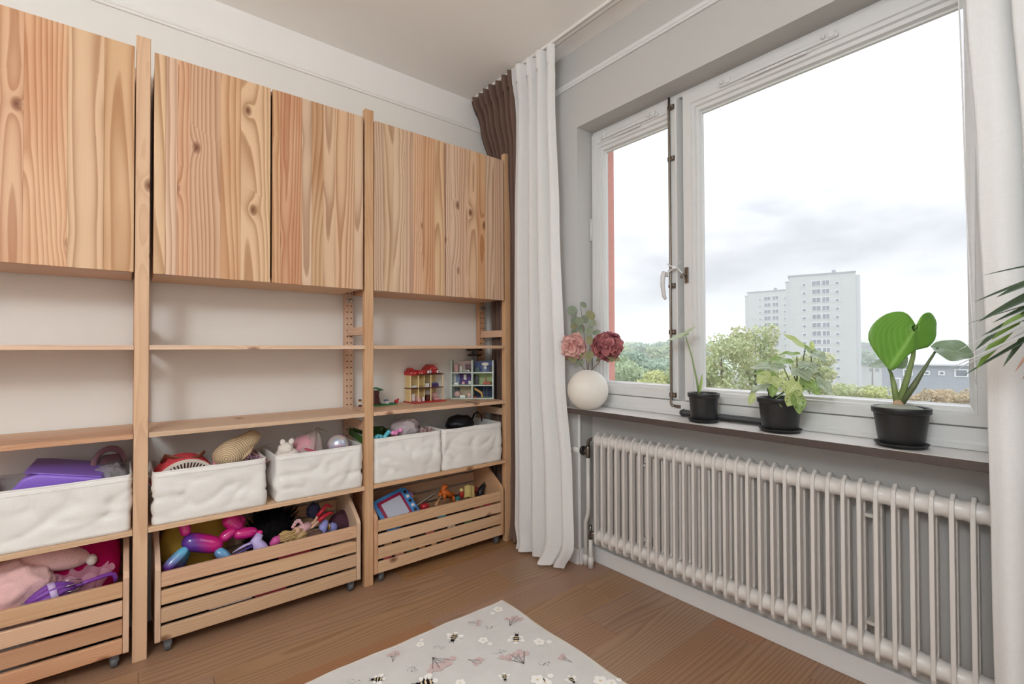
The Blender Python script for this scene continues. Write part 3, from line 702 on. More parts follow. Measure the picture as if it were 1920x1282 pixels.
def roundleaf(m, c, nrm, rx, ry, ang=0, cup=.15):
    x, y, n = frame_of(nrm); x, y = x*math.cos(ang)+y*math.sin(ang), y*math.cos(ang)-x*math.sin(ang); b = []; NN = 14
    for ring in (0, .5, 1):
        for k in range(NN):
            a = 2*math.pi*k/NN; pt = 1+.12*max(0, math.cos(a))**6
            b.append(Vector(c)+x*(rx*ring*pt*math.cos(a))+y*(ry*ring*math.sin(a))+n*(cup*rx*ring*ring*(math.sin(a)**2)))
    m.add(b, [(r_*NN+k, r_*NN+(k+1) % NN, (r_+1)*NN+(k+1) % NN, (r_+1)*NN+k) for r_ in (0, 1) for k in range(NN)], True)
for name, lab, px, py, yy, r, mt, seed in (('hydrangea', 'pale pink artificial hydrangea standing in the round vase', 1075, 651, -.155, .066, petal_mat('pale_petal', (226, 176, 168), (242, 212, 202), (208, 146, 142)), 3),
                                   ('hydrangea', 'deep dusky pink artificial hydrangea standing in the round vase', 1139, 649, -.140, .068, petal_mat('dusky_petal', (184, 104, 110), (222, 158, 156), (140, 68, 82)), 8)):
    c = onY(px, py, yy); e = empty(name, tuple(mouth), 0, lab, 'flower', 'artificial flowers in the round vase'); C_ = Vector(rel(e, c))
    s = MB(); s.tube([(0, 0, -.165), (C_.x*.08, C_.y*.08, 0), (C_.x*.55, C_.y*.5, C_.z*.35), C_], .0024, 6); s.build('stem', stemM, e)
    tag(bloom(C_, r, seed).build('petals', mt, e), kind='stuff')
    l = MB()
    for k in range(3):
        a = k*2.1+seed; d = Vector((math.cos(a), math.sin(a)*.6, -.35)); roundleaf(l, C_+Vector((d.x*r*.6, d.y*r*.6, -r*.78)), (d.x, d.y, .7), r*.55, r*.36, a)
        if k == 0: l.build('leaf', eucM2, e); l = MB()
    l.build('leaf', eucM2, e)
eu = empty('eucalyptus_sprig', tuple(mouth), 0, 'grey-green eucalyptus sprig rising above the two pink flowers', 'plant sprig', 'artificial flowers in the round vase')
top = Vector(rel(eu, onY(1088, 566, -.12)))
s = MB(); s.tube([(0, 0, -.165), (0, 0, 0), (top.x*.5, top.y*.6, top.z*.5), top], [.0026, .0024, .0018, .0012], 6)
s.tube([(0, .003, 0), Vector(rel(eu, onY(1107, 640, -.12))), Vector(rel(eu, onY(1114, 590, -.11)))], [.0022, .0016, .001], 6); s.build('stem', stemM, eu)
for px, py, rx, ry, an, yy, mm_ in ((1072, 582, 9, 10, .2, -.13, 0), (1107, 591, 10, 8.5, 2.6, -.12, 1), (1076, 600, 8, 7, 1, -.14, 0), (1086, 602, 8, 9, .5, -.15, 0), (1111, 606, 6.5, 8, 2.3, -.13, 0), (1075, 611, 6, 7, 0, -.13, 1), (1089, 617, 8, 9, .8, -.13, 0), (1104, 622, 8.5, 9, .3, -.15, 0), (1118, 623, 7, 5, .3, -.12, 0), (1105, 638, 7, 8.5, .4, -.15, 1), (1077, 623, 7, 5, 2.7, -.14, 0), (1088, 681, 7, 7, 1, -.15, 0), (1102, 668, 6, 11, .2, -.14, 1), (1110, 663, 5, 9, -.4, -.14, 1), (1097, 598, 6, 9, .4, -.11, 0), (1094, 571, 7, 5, -.7, -.10, 0), (1090, 662, 4, 9, 0, -.15, 1)):
    k = 2.4/896; l = MB(); roundleaf(l, rel(eu, onY(px, py, yy)), (.75+.5*math.sin(px), -.6, .25*math.cos(py*3)), rx*k, ry*k, an); l.build('leaf', (eucM, eucM2)[mm_], eu)

soilM = mat('potting_soil', (52, 40, 34), .95, .1, var=.4, vscale=120, bump=.8, bscale=180)
def pot(name, x, y, R_, h, rb, label, saucer=True, cat='potted plant'):
    e = empty(name, (x, y, SZT), 0, label, cat, 'plants in black pots on the sill'); z = .010
    p = MB(); p.lathe([(.0, z), (rb, z), (rb+.002, z+.003), (R_-.006, z+h-.020), (R_-.0055, z+h-.018), (R_-.001, z+h-.017), (R_, z+h-.002), (R_-.001, z+h), (R_-.004, z+h), (R_-.006, z+h-.004), (R_-.012, z+h*.5)], 40, ends=False); p.build('pot', blackM, e)
    MB().lathe([(.0, z+h-.014), (R_*.5, z+h-.011), (R_-.007, z+h-.014)], 30, ends=False).build('soil', soilM, e)
    s = MB(); s.lathe([(.0, .0), (rb+.004, .0), (rb+.012, .010), (rb+.014, .012), (rb+.012, .013), (rb+.006, .006), (.0, .005)], 40, ends=False); s.build('saucer', blackM, e)
    return e
def leaf_mat(name, c1, c2, vein, trans=.35, rough=.35, stripes=0, stripe_amt=.7):
    g = G(name); t = g.n('ShaderNodeTexCoord'); uv = t.outputs['UV']; sp = g.n('ShaderNodeSeparateXYZ', {0: uv}); ob = t.outputs['Object']
    n1 = g.noise(ob, 24, 3).outputs[0]
    col = g.mix(n1, lin(c1), lin(c2))
    w = g.math('ABSOLUTE', g.math('SUBTRACT', sp.outputs[0], .5))
    mid = g.math('SUBTRACT', 1.0, g.math('MULTIPLY', w, 26.0), clamp=True)
    if stripes:
        d = g.math('MULTIPLY_ADD', w, 1.1, sp.outputs[1]); st = g.math('PINGPONG', g.math('MULTIPLY', d, stripes), .5)
        col = g.mix(g.math('MULTIPLY', g.math('SUBTRACT', 1.0, g.math('MULTIPLY', st, 5.0), clamp=True), stripe_amt), col, lin(vein))
    col = g.mix(mid, col, lin(vein)); g.set(g.b.inputs['Base Color'], col); g.b.inputs['Roughness'].default_value = rough
    tr = g.n('ShaderNodeBsdfTranslucent'); hs = g.n('ShaderNodeHueSaturation', {'Saturation': 1.15, 'Value': 1.3, 'Color': col}); g.set(tr.inputs[0], hs.outputs[0])
    ms = g.n('ShaderNodeMixShader', {0: trans, 1: g.b.outputs[0], 2: tr.outputs[0]}); g.L.new(ms.outputs[0], g.out.inputs[0]); return g.m
def blade(name, base, tip, nrm, width, mt, parent, droop=.1, heart=0.0, fold=.25, shape=None, ruff=0.0, nu=10, nv=14, wave=0, holes=0):
    """one leaf as a curved sheet from base to tip with UVs (u across, v along)"""
    b, t = Vector(base), Vector(tip); ax = (t-b); Ln = ax.length; ax.normalize(); n = Vector(nrm); n = (n-ax*n.dot(ax)).normalized(); sd = ax.cross(n)
    vs = []; uv = []
    for j in range(nv+1):
        v = j/nv
        wd = shape(v) if shape else (math.sin(math.pi*min(1, v**.75))**.85)
        for i in range(nu+1):
            u = i/nu*2-1
            back = -heart*Ln*max(0, (1-v/.22))*abs(u)**1.3 if heart else 0
            p = b+ax*(v*Ln+back)+sd*(u*wd*width/2)+n*(-droop*Ln*(4*v*(v-1)*-1 if False else v*v)+fold*abs(u)*wd*width/2+ruff*width*math.sin(v*wave+(1 if u > 0 else 2.2))*abs(u))
            vs.append(p); uv.append((i/nu, v))
    fs = [(j*(nu+1)+i, j*(nu+1)+i+1, (j+1)*(nu+1)+i+1, (j+1)*(nu+1)+i) for j in range(nv) for i in range(nu)]
    if holes:
        fs = [f for q, f in enumerate(fs) if not ((q % nu) in (2, nu-3) and (q//nu) % 3 == 1 and 2 < q//nu < nv-3)]
    o = MB().add(vs, fs, True).build(name, mt, parent)
    ul = o.data.uv_layers.new(name='UVMap')
    for lp in o.data.loops: ul.data[lp.index].uv = uv[lp.vertex_index]
    return o
def petiole(e, pts, r, m, n=8): return MB().tube([rel(e, p) for p in pts], r, n).build('stalk', m, e)
stalkG = mat('leaf_stalk', (122, 142, 88), .45, var=.15, vscale=30); stalkD = mat('dark_stalk', (92, 104, 70), .45, var=.2, vscale=30)
camside = Vector((.75, -.65, .1))
# 1: thin single-leaf alocasia
p1 = pot('potted_plant', 1.470, -.104, .062, .108, .047, 'small black pot with one thin stem and a single horizontal leaf')
l1 = leaf_mat('pale_arrow_leaf', (176, 194, 160), (192, 206, 176), (206, 216, 190), .3)
q0 = onY(1312, 735, -.104); q1 = onY(1286, 631, -.104)
petiole(p1, [q0-Vector((0, 0, .03)), onY(1307, 715, -.104), onY(1297, 668, -.104), q1], [.0055, .0042, .003, .0022], stalkG)
blade('leaf', rel(p1, onY(1292, 627, -.104)), rel(p1, onY(1248, 637, -.110)), (.35, -.45, 1), .060, l1, p1, droop=.06, fold=.18)
blade('leaf', rel(p1, onY(1280, 629, -.104)), rel(p1, onY(1306, 614, -.100)), (.35, -.45, 1), .045, l1, p1, droop=-.05, fold=.2)
blade('shoot', rel(p1, onY(1311, 738, -.104)), rel(p1, onY(1317, 699, -.104)), camside, .012, mat('young_shoot', (168, 190, 110), .5, trans=.3), p1, droop=0, fold=.5)
# 2: variegated swiss cheese vine
p2 = pot('potted_plant', 1.762, -.104, .0745, .112, .056, 'black pot with bushy variegated leaves, some with holes, hanging over the rim')
lv = [leaf_mat('cheese_leaf_green', (118, 148, 84), (150, 172, 106), (176, 196, 136), .4, stripes=5), leaf_mat('cheese_leaf_variegated', (126, 146, 112), (214, 220, 204), (96, 124, 86), .3, stripes=6), leaf_mat('cheese_leaf_lime', (170, 184, 118), (196, 206, 150), (206, 214, 170), .45, stripes=5)]
c2 = onY(1463, 742, -.104)
#       base px      tip px       width px mat droop normal tilt
for bx, by, tx, ty, w_, k, dr, nz_, yy, yt in ((1468, 689, 1404, 684, 22, 1, .10, 1.0, -.105, -.150), (1482, 680, 1428, 669, 26, 0, .16, 1.0, -.090, -.09), (1497, 664, 1456, 661, 16, 0, .12, 1.2, -.09, -.10), (1512, 652, 1466, 627, 15, 2, -.10, .8, -.08, -.08), (1510, 650, 1541, 672, 14, 0, .05, .8, -.09, -.09), (1520, 660, 1553, 676, 26, 1, .10, .9, -.10, -.10),
                                     (1500, 681, 1533, 692, 30, 1, .14, 1.0, -.12, -.13), (1490, 694, 1520, 708, 34, 1, .12, .6, -.14, -.16), (1504, 712, 1538, 738, 30, 0, .05, .2, -.13, -.14), (1534, 710, 1561, 739, 20, 1, .05, .4, -.12, -.13), (1523, 655, 1521, 638, 9, 2, .0, .2, -.09, -.09), (1452, 703, 1410, 694, 18, 0, .2, 1.0, -.12, -.15),
                                     (1442, 700, 1418, 718, 24, 2, .1, .3, -.14, -.16), (1440, 722, 1402, 737, 20, 1, .05, .9, -.13, -.155), (1413, 738, 1405, 759, 13, 2, .05, .1, -.165, -.18), (1448, 708, 1462, 726, 22, 2, .1, .1, -.15, -.16), (1450, 722, 1448, 745, 15, 0, .05, .1, -.15, -.16),
                                     (1494, 718, 1474, 742, 34, 2, .06, .1, -.165, -.175), (1490, 738, 1476, 762, 22, 2, .05, .1, -.175, -.18), (1494, 735, 1500, 776, 24, 0, .05, .1, -.165, -.182)):
    Lb, Lt = onY(bx, by, yy), onY(tx, ty, yt); d = 1.76/896
    nv_ = Vector((.45, -.6, .25+nz_))
    blade('leaf', rel(p2, Lb), rel(p2, Lt), nv_, w_*d, lv[k], p2, droop=dr, fold=.22, ruff=.10, wave=11, heart=.12, holes=1 if (k != 1 and w_ > 20) else 0, nu=12, nv=15)
for pts in ([(1480, 742), (1483, 720), (1470, 690)], [(1484, 742), (1492, 712), (1480, 686)], [(1492, 742), (1495, 700), (1494, 668)], [(1498, 742), (1503, 690), (1510, 652)], [(1460, 742), (1474, 730), (1459, 706)], [(1452, 742), (1446, 720), (1440, 703)], [(1442, 742), (1440, 730), (1436, 722)], [(1500, 742), (1520, 690), (1522, 658)]):
    petiole(p2, [onY(x_, y_, -.105) for x_, y_ in pts], [.0030, .0026, .0018], stalkD, 6)
petiole(p2, [onY(1472, 735, -.12), onY(1454, 748, -.165), onY(1466, 763, -.175)], [.002, .002, .0016], stalkG, 6)
# 3: big heart leaf philodendron
p3 = pot('potted_plant', 2.108, -.104, .0735, .110, .054, 'black pot with one big glossy heart-shaped leaf, at the right end of the sill')
big = leaf_mat('heart_leaf', (124, 168, 80), (144, 186, 92), (172, 204, 126), .50, .3, stripes=6, stripe_amt=.38); big2 = leaf_mat('grey_leaf', (122, 144, 114), (146, 164, 136), (160, 178, 150), .3, .25, stripes=5, stripe_amt=.4)
def outline_leaf(e, jx, jy, yy, depth, pts, mt, curl):
    """heart leaf round its stalk joint; pts: angle from the tip direction, radius (px); curl(p,q) bends it towards the room"""
    J = onY(jx, jy, yy); k = depth/896; ex = Vector((.63, .777, 0)); ez = Vector((0, 0, 1)); n = Vector((.777, -.63, 0)); K = 9; vs = [Vector(rel(e, J))]; uv = [(.5, 0)]
    NN = len(pts)
    for r_ in range(1, K+1):
        for (qx, qy) in pts:
            f_ = r_/K; x, y = qx*f_, -qy*f_; h = curl(x, y)+.9*math.sin(math.atan2(y, x)*11)*f_*(1-f_*.4)
            vs.append(Vector(rel(e, J))+ex*(x*k)+ez*(y*k)+n*(h*k)); a = math.atan2(qy-75*.2, qx+46*.2); uv.append((.5+.5*math.sin(a-2.12)*f_, f_))
    fs = [(0, 1+i, 1+(i+1) % NN) for i in range(NN)]+[(1+(r_-1)*NN+i, 1+(r_-1)*NN+(i+1) % NN, 1+r_*NN+(i+1) % NN, 1+r_*NN+i) for r_ in range(1, K) for i in range(NN)]
    o = MB().add(vs, fs, True).build('leaf', mt, e, solid=.0008); ul = o.data.uv_layers.new(name='UVMap')
    for lp in o.data.loops: ul.data[lp.index].uv = uv[lp.vertex_index]
    return o
def smooth_ring(P, n=48):
    out = []; m = len(P)
    for i in range(n):
        t = i*m/n; k = int(t); f_ = t-k; a, b, c, d = (Vector((*P[(k+q-1) % m], 0)) for q in range(4))
        v = .5*((2*b)+(c-a)*f_+(2*a-5*b+4*c-d)*f_*f_+(3*b-a-3*c+d)*f_**3); out.append((v.x, v.y))
    return out
heart = smooth_ring([(-46, 76), (-58, 60), (-72, 40), (-79, 22), (-76, 4), (-66, -11), (-48, -23), (-30, -27), (-16, -23), (-6, -11), (0, -2), (4, -6), (10, -16), (20, -24), (32, -25), (42, -18), (47, -6), (46, 14), (38, 28), (24, 37), (8, 40), (-6, 44), (-20, 56), (-34, 74)])
outline_leaf(p3, 1718, 612, -.118, 1.50, heart, big, lambda x, y: -.0025*(x+22)**2*.5+5*math.exp(-((x+8)**2)/500)-4+(.004*(x-20)**2*-1 if x > 0 else 0))
blade('leaf', rel(p3, onY(1752, 652, -.07)), rel(p3, onY(1835, 664, -.05)), (.35, -.6, .9), .105, big2, p3, droop=.10, heart=.10, fold=.10, nu=12, ruff=.04, wave=9)
blade('leaf', rel(p3, onY(1688, 680, -.06)), rel(p3, onY(1624, 683, -.07)), (.3, -.5, 1.1), .070, big2, p3, droop=.10, heart=.10, fold=.15)
blade('leaf', rel(p3, onY(1672, 684, -.06)), rel(p3, onY(1702, 668, -.05)), (.3, -.7, .6), .06, big2, p3, droop=.05, fold=.15)
petiole(p3, [onY(1682, 757, -.104), onY(1676, 722, -.104), onY(1671, 700, -.09), onY(1662, 682, -.075)], [.0088, .0078, .0045, .003], stalkG, 10)
petiole(p3, [onY(1685, 757, -.104), onY(1700, 712, -.100), onY(1712, 668, -.100), onY(1717, 614, -.112)], [.0085, .0085, .006, .0035], stalkG, 10)
petiole(p3, [onY(1689, 757, -.104), onY(1712, 725, -.098), onY(1740, 680, -.085), onY(1758, 652, -.07)], [.009, .0085, .0042, .003], stalkD, 10)
MB().lathe([(.016, -.02), (.014, .004), (.010, .012), (.004, .014)], 14, c=rel(p3, onY(1685, 757, -.104))).build('stem_base', mat('stem_base_tan', (176, 150, 122), .7, var=.2, vscale=60), p3)
pillow = MB(); pillow.ball((-.004, -.012, .114), (.063, .052, .013), 20, 8); pillow.build('moss_disc', mat('felt_disc', (148, 152, 140), .9, var=.08, vscale=50), p3)
# dark bar lying behind the pots
tag(MB().tube([(1.325, -.038, .8345), (1.34, -.038, .8345), (1.345, -.038, .8345), (1.74, -.038, .8345), (1.75, -.038, .8345)], [.010, .017, .013, .013, .008], 12).build('draught_bar', mat('dark_rubber', (52, 52, 54), .45, var=.1)), 'dark rubber bar lying along the back of the sill behind the pots', 'bar')

# ================================================================ palm standing at the right, its fronds reach into view
pm = empty('potted_palm', (2.92, -.62, 0), 0, 'palm with long narrow dark green leaflets in front of the right curtain', 'potted plant')
pp = MB(); pp.lathe([(.0, 0), (.13, 0), (.17, .30), (.175, .31), (.165, .31), (.155, .26), (0, .26)], 32, ends=False); pp.build('pot', mat('palm_pot', (206, 202, 196), .6), pm)
MB().tube([(0, 0, .25), (-.01, .01, .6), (0, 0, 1.0), (-.03, .02, 1.18)], [.028, .024, .02, .014], 10).build('trunk', mat('palm_trunk', (128, 104, 78), .8, var=.2, vscale=40), pm)
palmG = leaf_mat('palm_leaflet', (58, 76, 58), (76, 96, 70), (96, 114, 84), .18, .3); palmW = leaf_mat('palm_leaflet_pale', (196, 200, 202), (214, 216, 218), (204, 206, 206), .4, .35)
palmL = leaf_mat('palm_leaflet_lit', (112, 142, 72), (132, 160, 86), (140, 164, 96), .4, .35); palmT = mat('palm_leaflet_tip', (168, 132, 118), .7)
def frond(pts, r): return MB().tube([rel(pm, p) for p in pts], r, 8).build('rachis', stalkD, pm)
A0 = Vector((2.89, -.60, 1.15)); A1 = Vector((2.70, -.52, 1.36)); A2 = Vector((2.50, -.455, 1.35))
frond([A0, (A0+A1)/2+Vector((0, 0, .03)), A1, A2, onY(1935, 545, -.45)], [.006, .005, .004, .003, .0015])
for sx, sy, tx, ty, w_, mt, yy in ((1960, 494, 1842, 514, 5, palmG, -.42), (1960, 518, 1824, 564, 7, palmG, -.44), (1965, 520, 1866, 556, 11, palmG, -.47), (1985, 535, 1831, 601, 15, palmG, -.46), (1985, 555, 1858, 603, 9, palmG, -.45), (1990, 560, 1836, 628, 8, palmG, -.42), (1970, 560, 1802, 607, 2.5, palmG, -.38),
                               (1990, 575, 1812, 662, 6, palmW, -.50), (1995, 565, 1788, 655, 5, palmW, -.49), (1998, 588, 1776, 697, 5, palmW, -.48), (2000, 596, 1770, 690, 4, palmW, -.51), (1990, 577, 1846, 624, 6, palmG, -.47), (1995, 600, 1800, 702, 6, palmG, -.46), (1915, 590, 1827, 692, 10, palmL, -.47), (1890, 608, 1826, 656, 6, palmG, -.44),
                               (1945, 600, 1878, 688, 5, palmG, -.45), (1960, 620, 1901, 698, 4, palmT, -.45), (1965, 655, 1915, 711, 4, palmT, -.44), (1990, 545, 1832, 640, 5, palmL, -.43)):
    bs, tp = onY(sx, sy, yy), onY(tx, ty, yy-.01); d = 1.25/896
    blade('leaflet', rel(pm, bs), rel(pm, tp), (.35, -.4, 1), w_*d*1.9, mt, pm, droop=.035, fold=.35, nu=4, nv=12, shape=lambda v: (min(1, v*4+.35)*(1-v**2.2)**.9))
frond([A0, A0+Vector((-.1, .06, .12)), onY(1995, 600, -.47), onY(1985, 540, -.455)], [.006, .005, .0035, .0015])
# ================================================================ fabric bins on the lowest shelf
canvas = cloth('canvas', (236, 233, 229), .06, weave=1400)
def fabric_bin(y0, y1, zb, zt, label, seed, x0=.018, x1=.306):
    ym = (y0+y1)/2; xm = (x0+x1)/2; e = empty('fabric_bin', (xm, ym, zb), 0, label, 'storage bin', 'white fabric bins on the lowest shelf')
    hx, hy, h = (x1-x0)/2, (y1-y0)/2, zt-zb; rc_ = .022; NP = 120; rs = random.Random(seed); sx = seed*3.7
    def per(t, ins=0.0):
        a, b = hx-ins, hy-ins; pr_ = 4*(a+b); s = t*pr_
        segs = [(2*b, (a, -b), (0, 1), (1, 0)), (2*a, (a, b), (-1, 0), (0, 1)), (2*b, (-a, b), (0, -1), (-1, 0)), (2*a, (-a, -b), (1, 0), (0, -1))]
        for l, p, d, n in segs:
            if s <= l:
                return p[0]+d[0]*s, p[1]+d[1]*s, n, s, l
            s -= l
        return segs[0][1][0], segs[0][1][1], segs[0][3], 0, segs[0][0]
    def pt(t, v, ins=0.0):
        x, y, n, s, l = per(t, ins); q = min(s, l-s); z = h*v
        x, y = Vector((x, y)).lerp(Vector((0, 0)), 0) if False else (x, y)
        if q < rc_:
            k = (1-q/rc_)**2*rc_*.30; cx, cy = (-1 if x > 0 else 1), (-1 if y > 0 else 1); x += cx*k; y += cy*k
        mid = math.sin(math.pi*v)**.8; top = max(0, (v-.86)/.14)
        r1 = 1-min(1, abs(nz(sx+2+y*5-v*2.2, v*1.6+y*4, x*5))*3.2); r2 = 1-min(1, abs(nz(sx+8+y*6+v*2.6, v*1.9-y*5, x*6))*3.0)
        w = .012*nz(sx+y*4.5, v*1.3, x*4.5)-.0075*r1**3-.006*r2**3
        crease = .006*math.exp(-((q-.055*(1-v)-.03)/.016)**2)*math.sin(math.pi*min(1, v*1.1))
        d = (w*1.3+.0075)*mid-crease*mid; x += n[0]*d; y += n[1]*d
        if v > .9: z += .003*nz(sx+y*6, 1, x*6)
        return (x, y, z)
    NV = 18
    o = MB().grid(lambda u, v: pt(u, v), NP, NV, closed=True)
    b = len(o.v)-NP*(NV+1); o.f.append(tuple(b+i for i in range(NP-1, -1, -1))); o.sm.append(False); o.mi.append(0)
    o.grid(lambda u, v: pt(u, 1-v*.92, .0045), NP, NV, closed=True)
    b2 = len(o.v)-NP; o.f.append(tuple(b2+i for i in range(NP))); o.sm.append(False); o.mi.append(0)
    b3 = len(o.v)-NP*(NV+1)
    for i in range(NP): o.f.append((b+NP*NV+i, b+NP*NV+(i+1) % NP, b3+(i+1) % NP, b3+i)); o.sm.append(True); o.mi.append(0)
    o.build('body', canvas, e)
    r = MB(); r.tube([pt(i/NP, 1.0, .002) for i in range(NP)]+[pt(0, 1.0, .002)], .0034, 6, caps=False); r.build('rim_welt', canvas, e)
    s = MB(); s.tube([(p[0]+per(i/NP)[2][0]*.0008, p[1]+per(i/NP)[2][1]*.0008, p[2]) for i in range(NP+1) for p in [pt((i % NP)/NP, .915)]], .0012, 4, caps=False); s.build('stitch_line', canvas, e)
    for sg in (-1, 1):
        hl = MB(); hl.tube([(-.045, sg*(hy-.002), h*.86), (-.04, sg*(hy+.010), h*.83), (0, sg*(hy+.013), h*.80), (.04, sg*(hy+.010), h*.83), (.045, sg*(hy-.002), h*.86)], .010, 8, flat=.22, up=(0, 1, 0)); hl.build('handle', mat('webbing', (212, 196, 176), .9), e)
    return e
ZS = .4725
BIN = [(-2.300, -1.9185), (-1.8595, -1.479), (-1.443, -1.068), (-1.0145, -.6425), (-.636, -.2395)]
BT = [.668, .664, .666, .686, .688]
bl = ['white fabric bin at the left holding the purple case', 'white fabric bin holding the red crocheted bag and straw hat', 'white fabric bin holding the shiny ball and pink plush toys', 'white fabric bin holding the beads and plastic bag, left of the last bin', 'white fabric bin nearest the curtain, holding black things']
for i, (a, b) in enumerate(BIN): fabric_bin(a, b, ZS, BT[i], bl[i], i+2)

# ---------------------------------------------------------------- toys
def plastic(name, rgb, **k): return mat(name, rgb, k.pop('rough', .32), .5, **k)
def thing(name, mb, m, label, cat, group=None, **k):
    a = np.array(mb.v); c = ((a[:, 0].min()+a[:, 0].max())/2, (a[:, 1].min()+a[:, 1].max())/2, a[:, 2].min())
    return tag(mb.build(name, m, origin=c, **k), label, cat, group)
def root(name, loc, label, cat, rot=None, group=None): return empty(name, tuple(loc), 0, label, cat, group, rot=rot)
def lumpy(c, r, seed, amp=.15, sc=2.0, nu=22, nv=14, M=None):
    return MB().ball(c, r, nu, nv, M, fn=lambda p: 1+amp*nz(p.x*sc+seed, p.y*sc, p.z*sc)+amp*.4*nz(p.x*sc*3, p.y*sc*3+seed, p.z*sc*3))
def crumple(c, r, seed, amp=.35, nu=34, nv=22):
    return MB().ball(c, r, nu, nv, fn=lambda p: 1+amp*(abs(nz(p.x*1.8+seed, p.y*1.8, p.z*1.8))-.25)+amp*.5*abs(nz(p.x*4.2, p.y*4.2+seed, p.z*4.2)))
def bagm(name, rgb, alpha):
    if name in _mats: return _mats[name]
    g = G(name); g.b.inputs['Base Color'].default_value = (*lin(rgb), 1); g.b.inputs['Roughness'].default_value = .22
    t = g.n('ShaderNodeBsdfTransparent'); ms = g.n('ShaderNodeMixShader', {0: alpha, 1: t.outputs[0], 2: g.b.outputs[0]}); g.L.new(ms.outputs[0], g.out.inputs[0]); _mats[name] = g.m; return g.m
clearbag = bagm('clear_plastic_bag', (206, 204, 208), .42); smokebag = bagm('smoky_plastic_bag', (120, 112, 118), .55)
def bundle(y0, y1, x0, x1, z0, z1, mt, label, seed, cat='cloth', name='bundled_cloth'):
    def fn(p): return 1+.10*nz(p.x*2.2+seed, p.y*2.2, p.z*2.2)
    def sq(p): k = .35; return math.copysign(abs(p)**k, p)
    m = MB(); nu, nv = 28, 12; vs = []
    for j in range(nv+1):
        t = math.pi*j/nv
        for i in range(nu):
            a = 2*math.pi*i/nu; s = abs(math.sin(t))**.5; p = Vector((sq(math.cos(a))*s, sq(math.sin(a))*s, -sq(math.cos(t)))); k = 1+.05*nz(p.x*2+seed, p.y*2.4, p.z*2)
            vs.append(((x0+x1)/2+p.x*(x1-x0)/2*k, (y0+y1)/2+p.y*(y1-y0)/2*k, z0 if j == 0 else max(z0, (z0+z1)/2+p.z*(z1-z0)/2*(1+.12*nz(p.x*3+seed, p.y*5, 3)))))
    m.add(vs, [(j*nu+i, j*nu+(i+1) % nu, (j+1)*nu+(i+1) % nu, (j+1)*nu+i) for j in range(nv) for i in range(nu)], True)
    return thing(name, m, mt, label, cat)
darkcloth = mat('dark_cloth', (34, 30, 34), .95, .1, var=.3, vscale=20, bump=.4, bscale=60)
# bin 1
bundle(-2.285, -1.935, .035, .285, .487, .585, mat('maroon_cloth', (120, 30, 58), .9, .1, var=.2, vscale=20), 'crimson cloth lying in the left fabric bin under the purple case', 3)
cs = root('carry_case', (.175, -2.105, .660), 'purple plastic case lying tilted in the left fabric bin', 'case', rot=(R(-13), R(4), R(-4)))
pu = plastic('violet_plastic', (142, 108, 206), var=.05)
m = MB(); m.prism([(-.118, -.030), (-.085, -.062), (.105, -.062), (.118, -.048), (.118, .028), (.106, .040), (-.060, .040), (-.095, .022)], 'x', -.105, .100); m.build('shell', pu, cs, bevel=.014, seg=4)
m = MB(); m.prism([(-.098, .0405), (.104, .0405), (.104, .0445), (-.060, .0445)], 'x', -.10, .095); m.build('lid', pu, cs, bevel=.003, seg=2)
thing('plastic_bag', crumple((.18, -1.985, .640), (.075, .052, .052), 5), clearbag, 'clear crumpled plastic bag beside the purple case', 'bag')
thing('plastic_bag', crumple((.09, -1.992, .668), (.06, .05, .045), 9), smokebag, 'smoky dark plastic bag behind the clear one in the left bin', 'bag')
hb = root('headband', (.115, -1.985, .690), 'mauve headband sticking up from the left fabric bin', 'headband', rot=(R(8), 0, R(35)))
m = MB(); m.tube([(0, .052*math.cos(a), .052*math.sin(a)) for a in [math.pi*(k/20*1.25-.12) for k in range(21)]], .011, 8, flat=.25, up=(1, 0, 0)); m.build('band', plastic('mauve_band', (150, 112, 122), rough=.4), hb)
m = MB(); m.ball((.012, 0, .012), (.006, .036, .020), 14, 8); m.build('bow', mat('mauve_velvet', (110, 74, 84), .9), hb)
# bin 2
bundle(-1.845, -1.495, .035, .280, .487, .560, mat('olive_cloth', (112, 104, 88), .9, .1, var=.2, vscale=20), 'grey-brown cloth at the bottom of the bin with the straw hat', 6)
wb = root('crochet_bag', (.195, -1.755, .577), 'red crocheted half-round bag with white lace face and brown leather handle', 'bag', rot=(R(-5), R(13), R(6)))
cro = mat('crochet_red', (226, 84, 92), .9, .1, var=.25, vscale=130, bump=1.0, bscale=260); crw = mat('crochet_white', (238, 226, 214), .9, .1, var=.08, vscale=130, bump=.8, bscale=260)
A_ = [math.pi*k/30 for k in range(31)]
m = MB(); m.prism([(.108*math.cos(a), .118*math.sin(a)**.9) for a in A_], 'x', -.062, .022); m.build('body', cro, wb, bevel=.012, seg=3)
m = MB()
for a0, a1 in zip(A_, A_[1:]): m.prism([(.112*math.cos(a0), .121*math.sin(a0)), (.112*math.cos(a1), .121*math.sin(a1)), (.058*math.cos(a1), .066*math.sin(a1)), (.058*math.cos(a0), .066*math.sin(a0))], 'x', .0225, .030)
m.build('lace_face', crw, wb, bevel=.0)
m = MB(); m.prism([(.06*math.cos(a), .067*math.sin(a)) for a in A_], 'x', .0225, .028); m.build('face_centre', cro, wb)
h = MB()
for k in range(1, 27):
    a = math.pi*k/27; M_ = Matrix.Translation((.0304, .088*math.cos(a), .096*math.sin(a))) @ Matrix.Rotation(a, 4, 'X'); h.box(-.0006, -.014, -.0026, .0006, .014, .0026, M=M_)
tag(h.build('lace_gap', mat('lace_gap', (74, 48, 46), .9), wb), kind='stuff')
